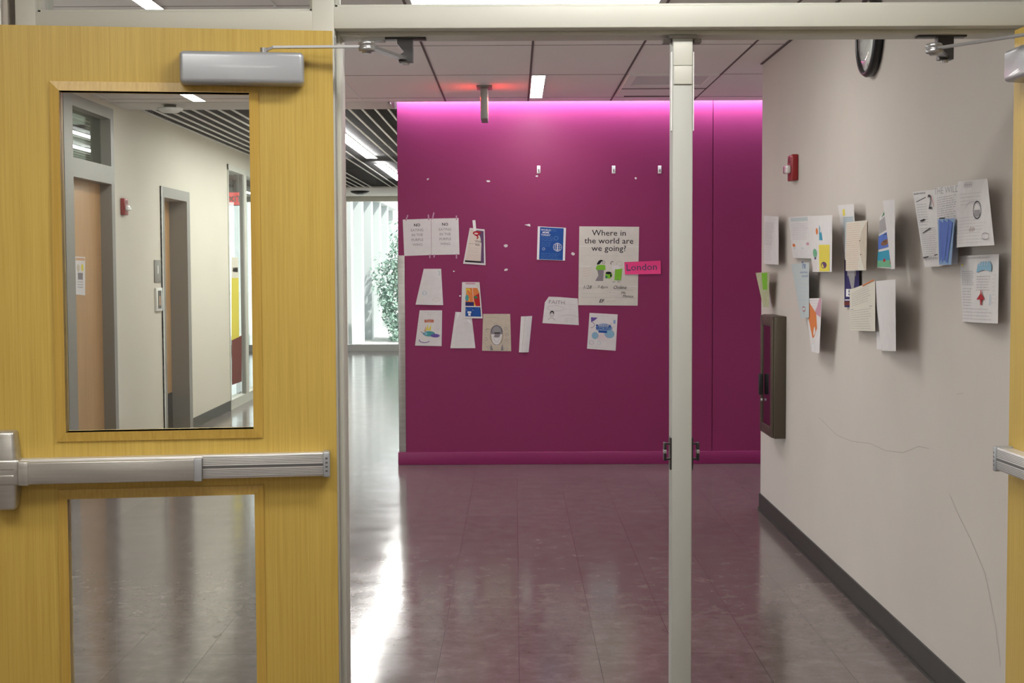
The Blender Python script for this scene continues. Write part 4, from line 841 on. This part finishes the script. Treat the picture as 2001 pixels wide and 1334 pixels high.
# wall scuffs
def curve_line(pts, X, wd, m_, name, parent):
    P = [onX(x, y, X) for x, y in pts]; vs = []
    for i, p in enumerate(P):
        d = (P[min(i + 1, len(P) - 1)] - P[max(0, i - 1)]).normalized(); n = Vector((0, -d.z, d.y)) * wd / 2; vs += [p + n, p - n]
    o = MB().add(vs, [(2 * i, 2 * i + 1, 2 * i + 3, 2 * i + 2) for i in range(len(P) - 1)], m_).build(name, parent); return o
M['scuff'] = mat('scuff', (.44, .40, .36), .8)
wr = bpy.data.objects['wall_right']
curve_line([(1600, 815), (1635, 850), (1665, 862), (1700, 866), (1730, 880), (1765, 884), (1795, 872), (1815, 876)], XR - .0006, .003, 'scuff', 'scuff_mark', wr)
curve_line([(1855, 965), (1875, 1010), (1895, 1050), (1925, 1120), (1945, 1220), (1955, 1300)], XR - .0006, .003, 'scuff', 'scuff_mark', wr)
curve_line([(1868, 770), (1882, 768)], XR - .0006, .002, 'scuff', 'scuff_mark', wr)

# --- left corridor wall small things (seen through the door glass)
c = onX(307, 530, XL); d_ = .09
r = empty('room_sign', (XL, c.y, c.z), 'grey room sign beside the grey-framed door, upper of two plates', 'sign')
child(MB().box(XL, XL + .008, c.y - .105, c.y + .105, c.z - .095, c.z + .095, 'frame_far', bev=.003), 'sign_plate', r)
vs, fs = text_geo('124'); child(MB().add([(XL + .0088, c.y + v[0] * .05, c.z + .01 + v[1] * .05) for v in vs], fs, 'white_i'), 'relief_marks', r) if False else child(MB().box(XL + .008, XL + .0095, c.y - .015, c.y + .015, c.z - .02, c.z + .05, 'white_i'), 'relief_marks', r)
c = onX(308, 585, XL)
r = empty('framed_notice', (XL, c.y, c.z), 'small shiny framed notice beside the grey-framed door, lower of two plates', 'notice')
child(MB().box(XL, XL + .018, c.y - .100, c.y + .100, c.z - .098, c.z + .098, 'alu', bev=.004), 'frame', r)
child(MB().box(XL + .018, XL + .0195, c.y - .055, c.y + .055, c.z - .075, c.z + .075, 'dark').box(XL + .0195, XL + .0200, c.y - .02, c.y + .025, c.z - .05, c.z + .03, 'lorange'), 'notice_card', r)
s = P2([(146, 501), (166, 502), (166, 577), (147, 575)], [0, 0, 0, 0], 0, X=XL - .074); s.n = Vector((1, 0, 0)); s.body('paper', 3, 3); s.rect(.05, .95, .03, .1, 'lorange').ell(.3, .3, .15, .1, 'papert').ell(.7, .28, .12, .1, 'yellow').rect(.25, .75, .42, .6, 'grey').lines(.2, .8, .66, .8, 3, 'grey', .01, .004)
s.done('notice_sheet', 'small notice sheet taped on the maple door seen through the left door glass', 'paper')
def winsheet(cs, m_, name, label, off=.004, cat='paper', fn=None):
    s = P2(cs, [0, 0, 0, 0], 0, X=XL + off); s.n = Vector((1, 0, 0)); s.body(m_, 3, 3)
    if fn: fn(s)
    s.done(name, label, cat)
winsheet([(452, 543), (466, 543), (467, 658), (452, 665)], 'yellow', 'yellow_sheet', 'long yellow sheet hanging on the far storefront glass')
winsheet([(452, 502), (465, 503), (466, 543), (452, 543)], 'papery', 'white_sheet', 'cream sheet above the long yellow sheet on the far glass', .006, fn=lambda s: s.scrib(.2, .9, .6, 'grey', .06, .012))
winsheet([(453, 664), (472, 655), (472, 745), (453, 752)], 'maroon', 'maroon_banner', 'maroon banner below the yellow sheet on the far storefront glass', .003, 'banner')
c = onX(461, 388, -4.0)
r = empty('exit_sign', tuple(c), 'red lit exit sign in the room behind the far storefront glass', 'exit sign')
child(MB().box(c.x - .20, c.x + .14, c.y, c.y + .05, c.z - .10, c.z + .10, 'dark', bev=.004).box(c.x - .05, c.x + .0, c.y + .01, c.y + .03, c.z + .10, 2.75, 'dark'), 'housing', r)
child(MB().box(c.x - .19, c.x + .10, c.y - .004, c.y, c.z - .09, c.z + .09, 'exitred'), 'lit_face', r)
vs, fs = text_geo('EXIT', .02); child(MB().add([(c.x - .045 + v[0] * .12, c.y - .005, c.z - .045 + v[1] * .12) for v in vs], fs, 'white_i'), 'lettering', r)
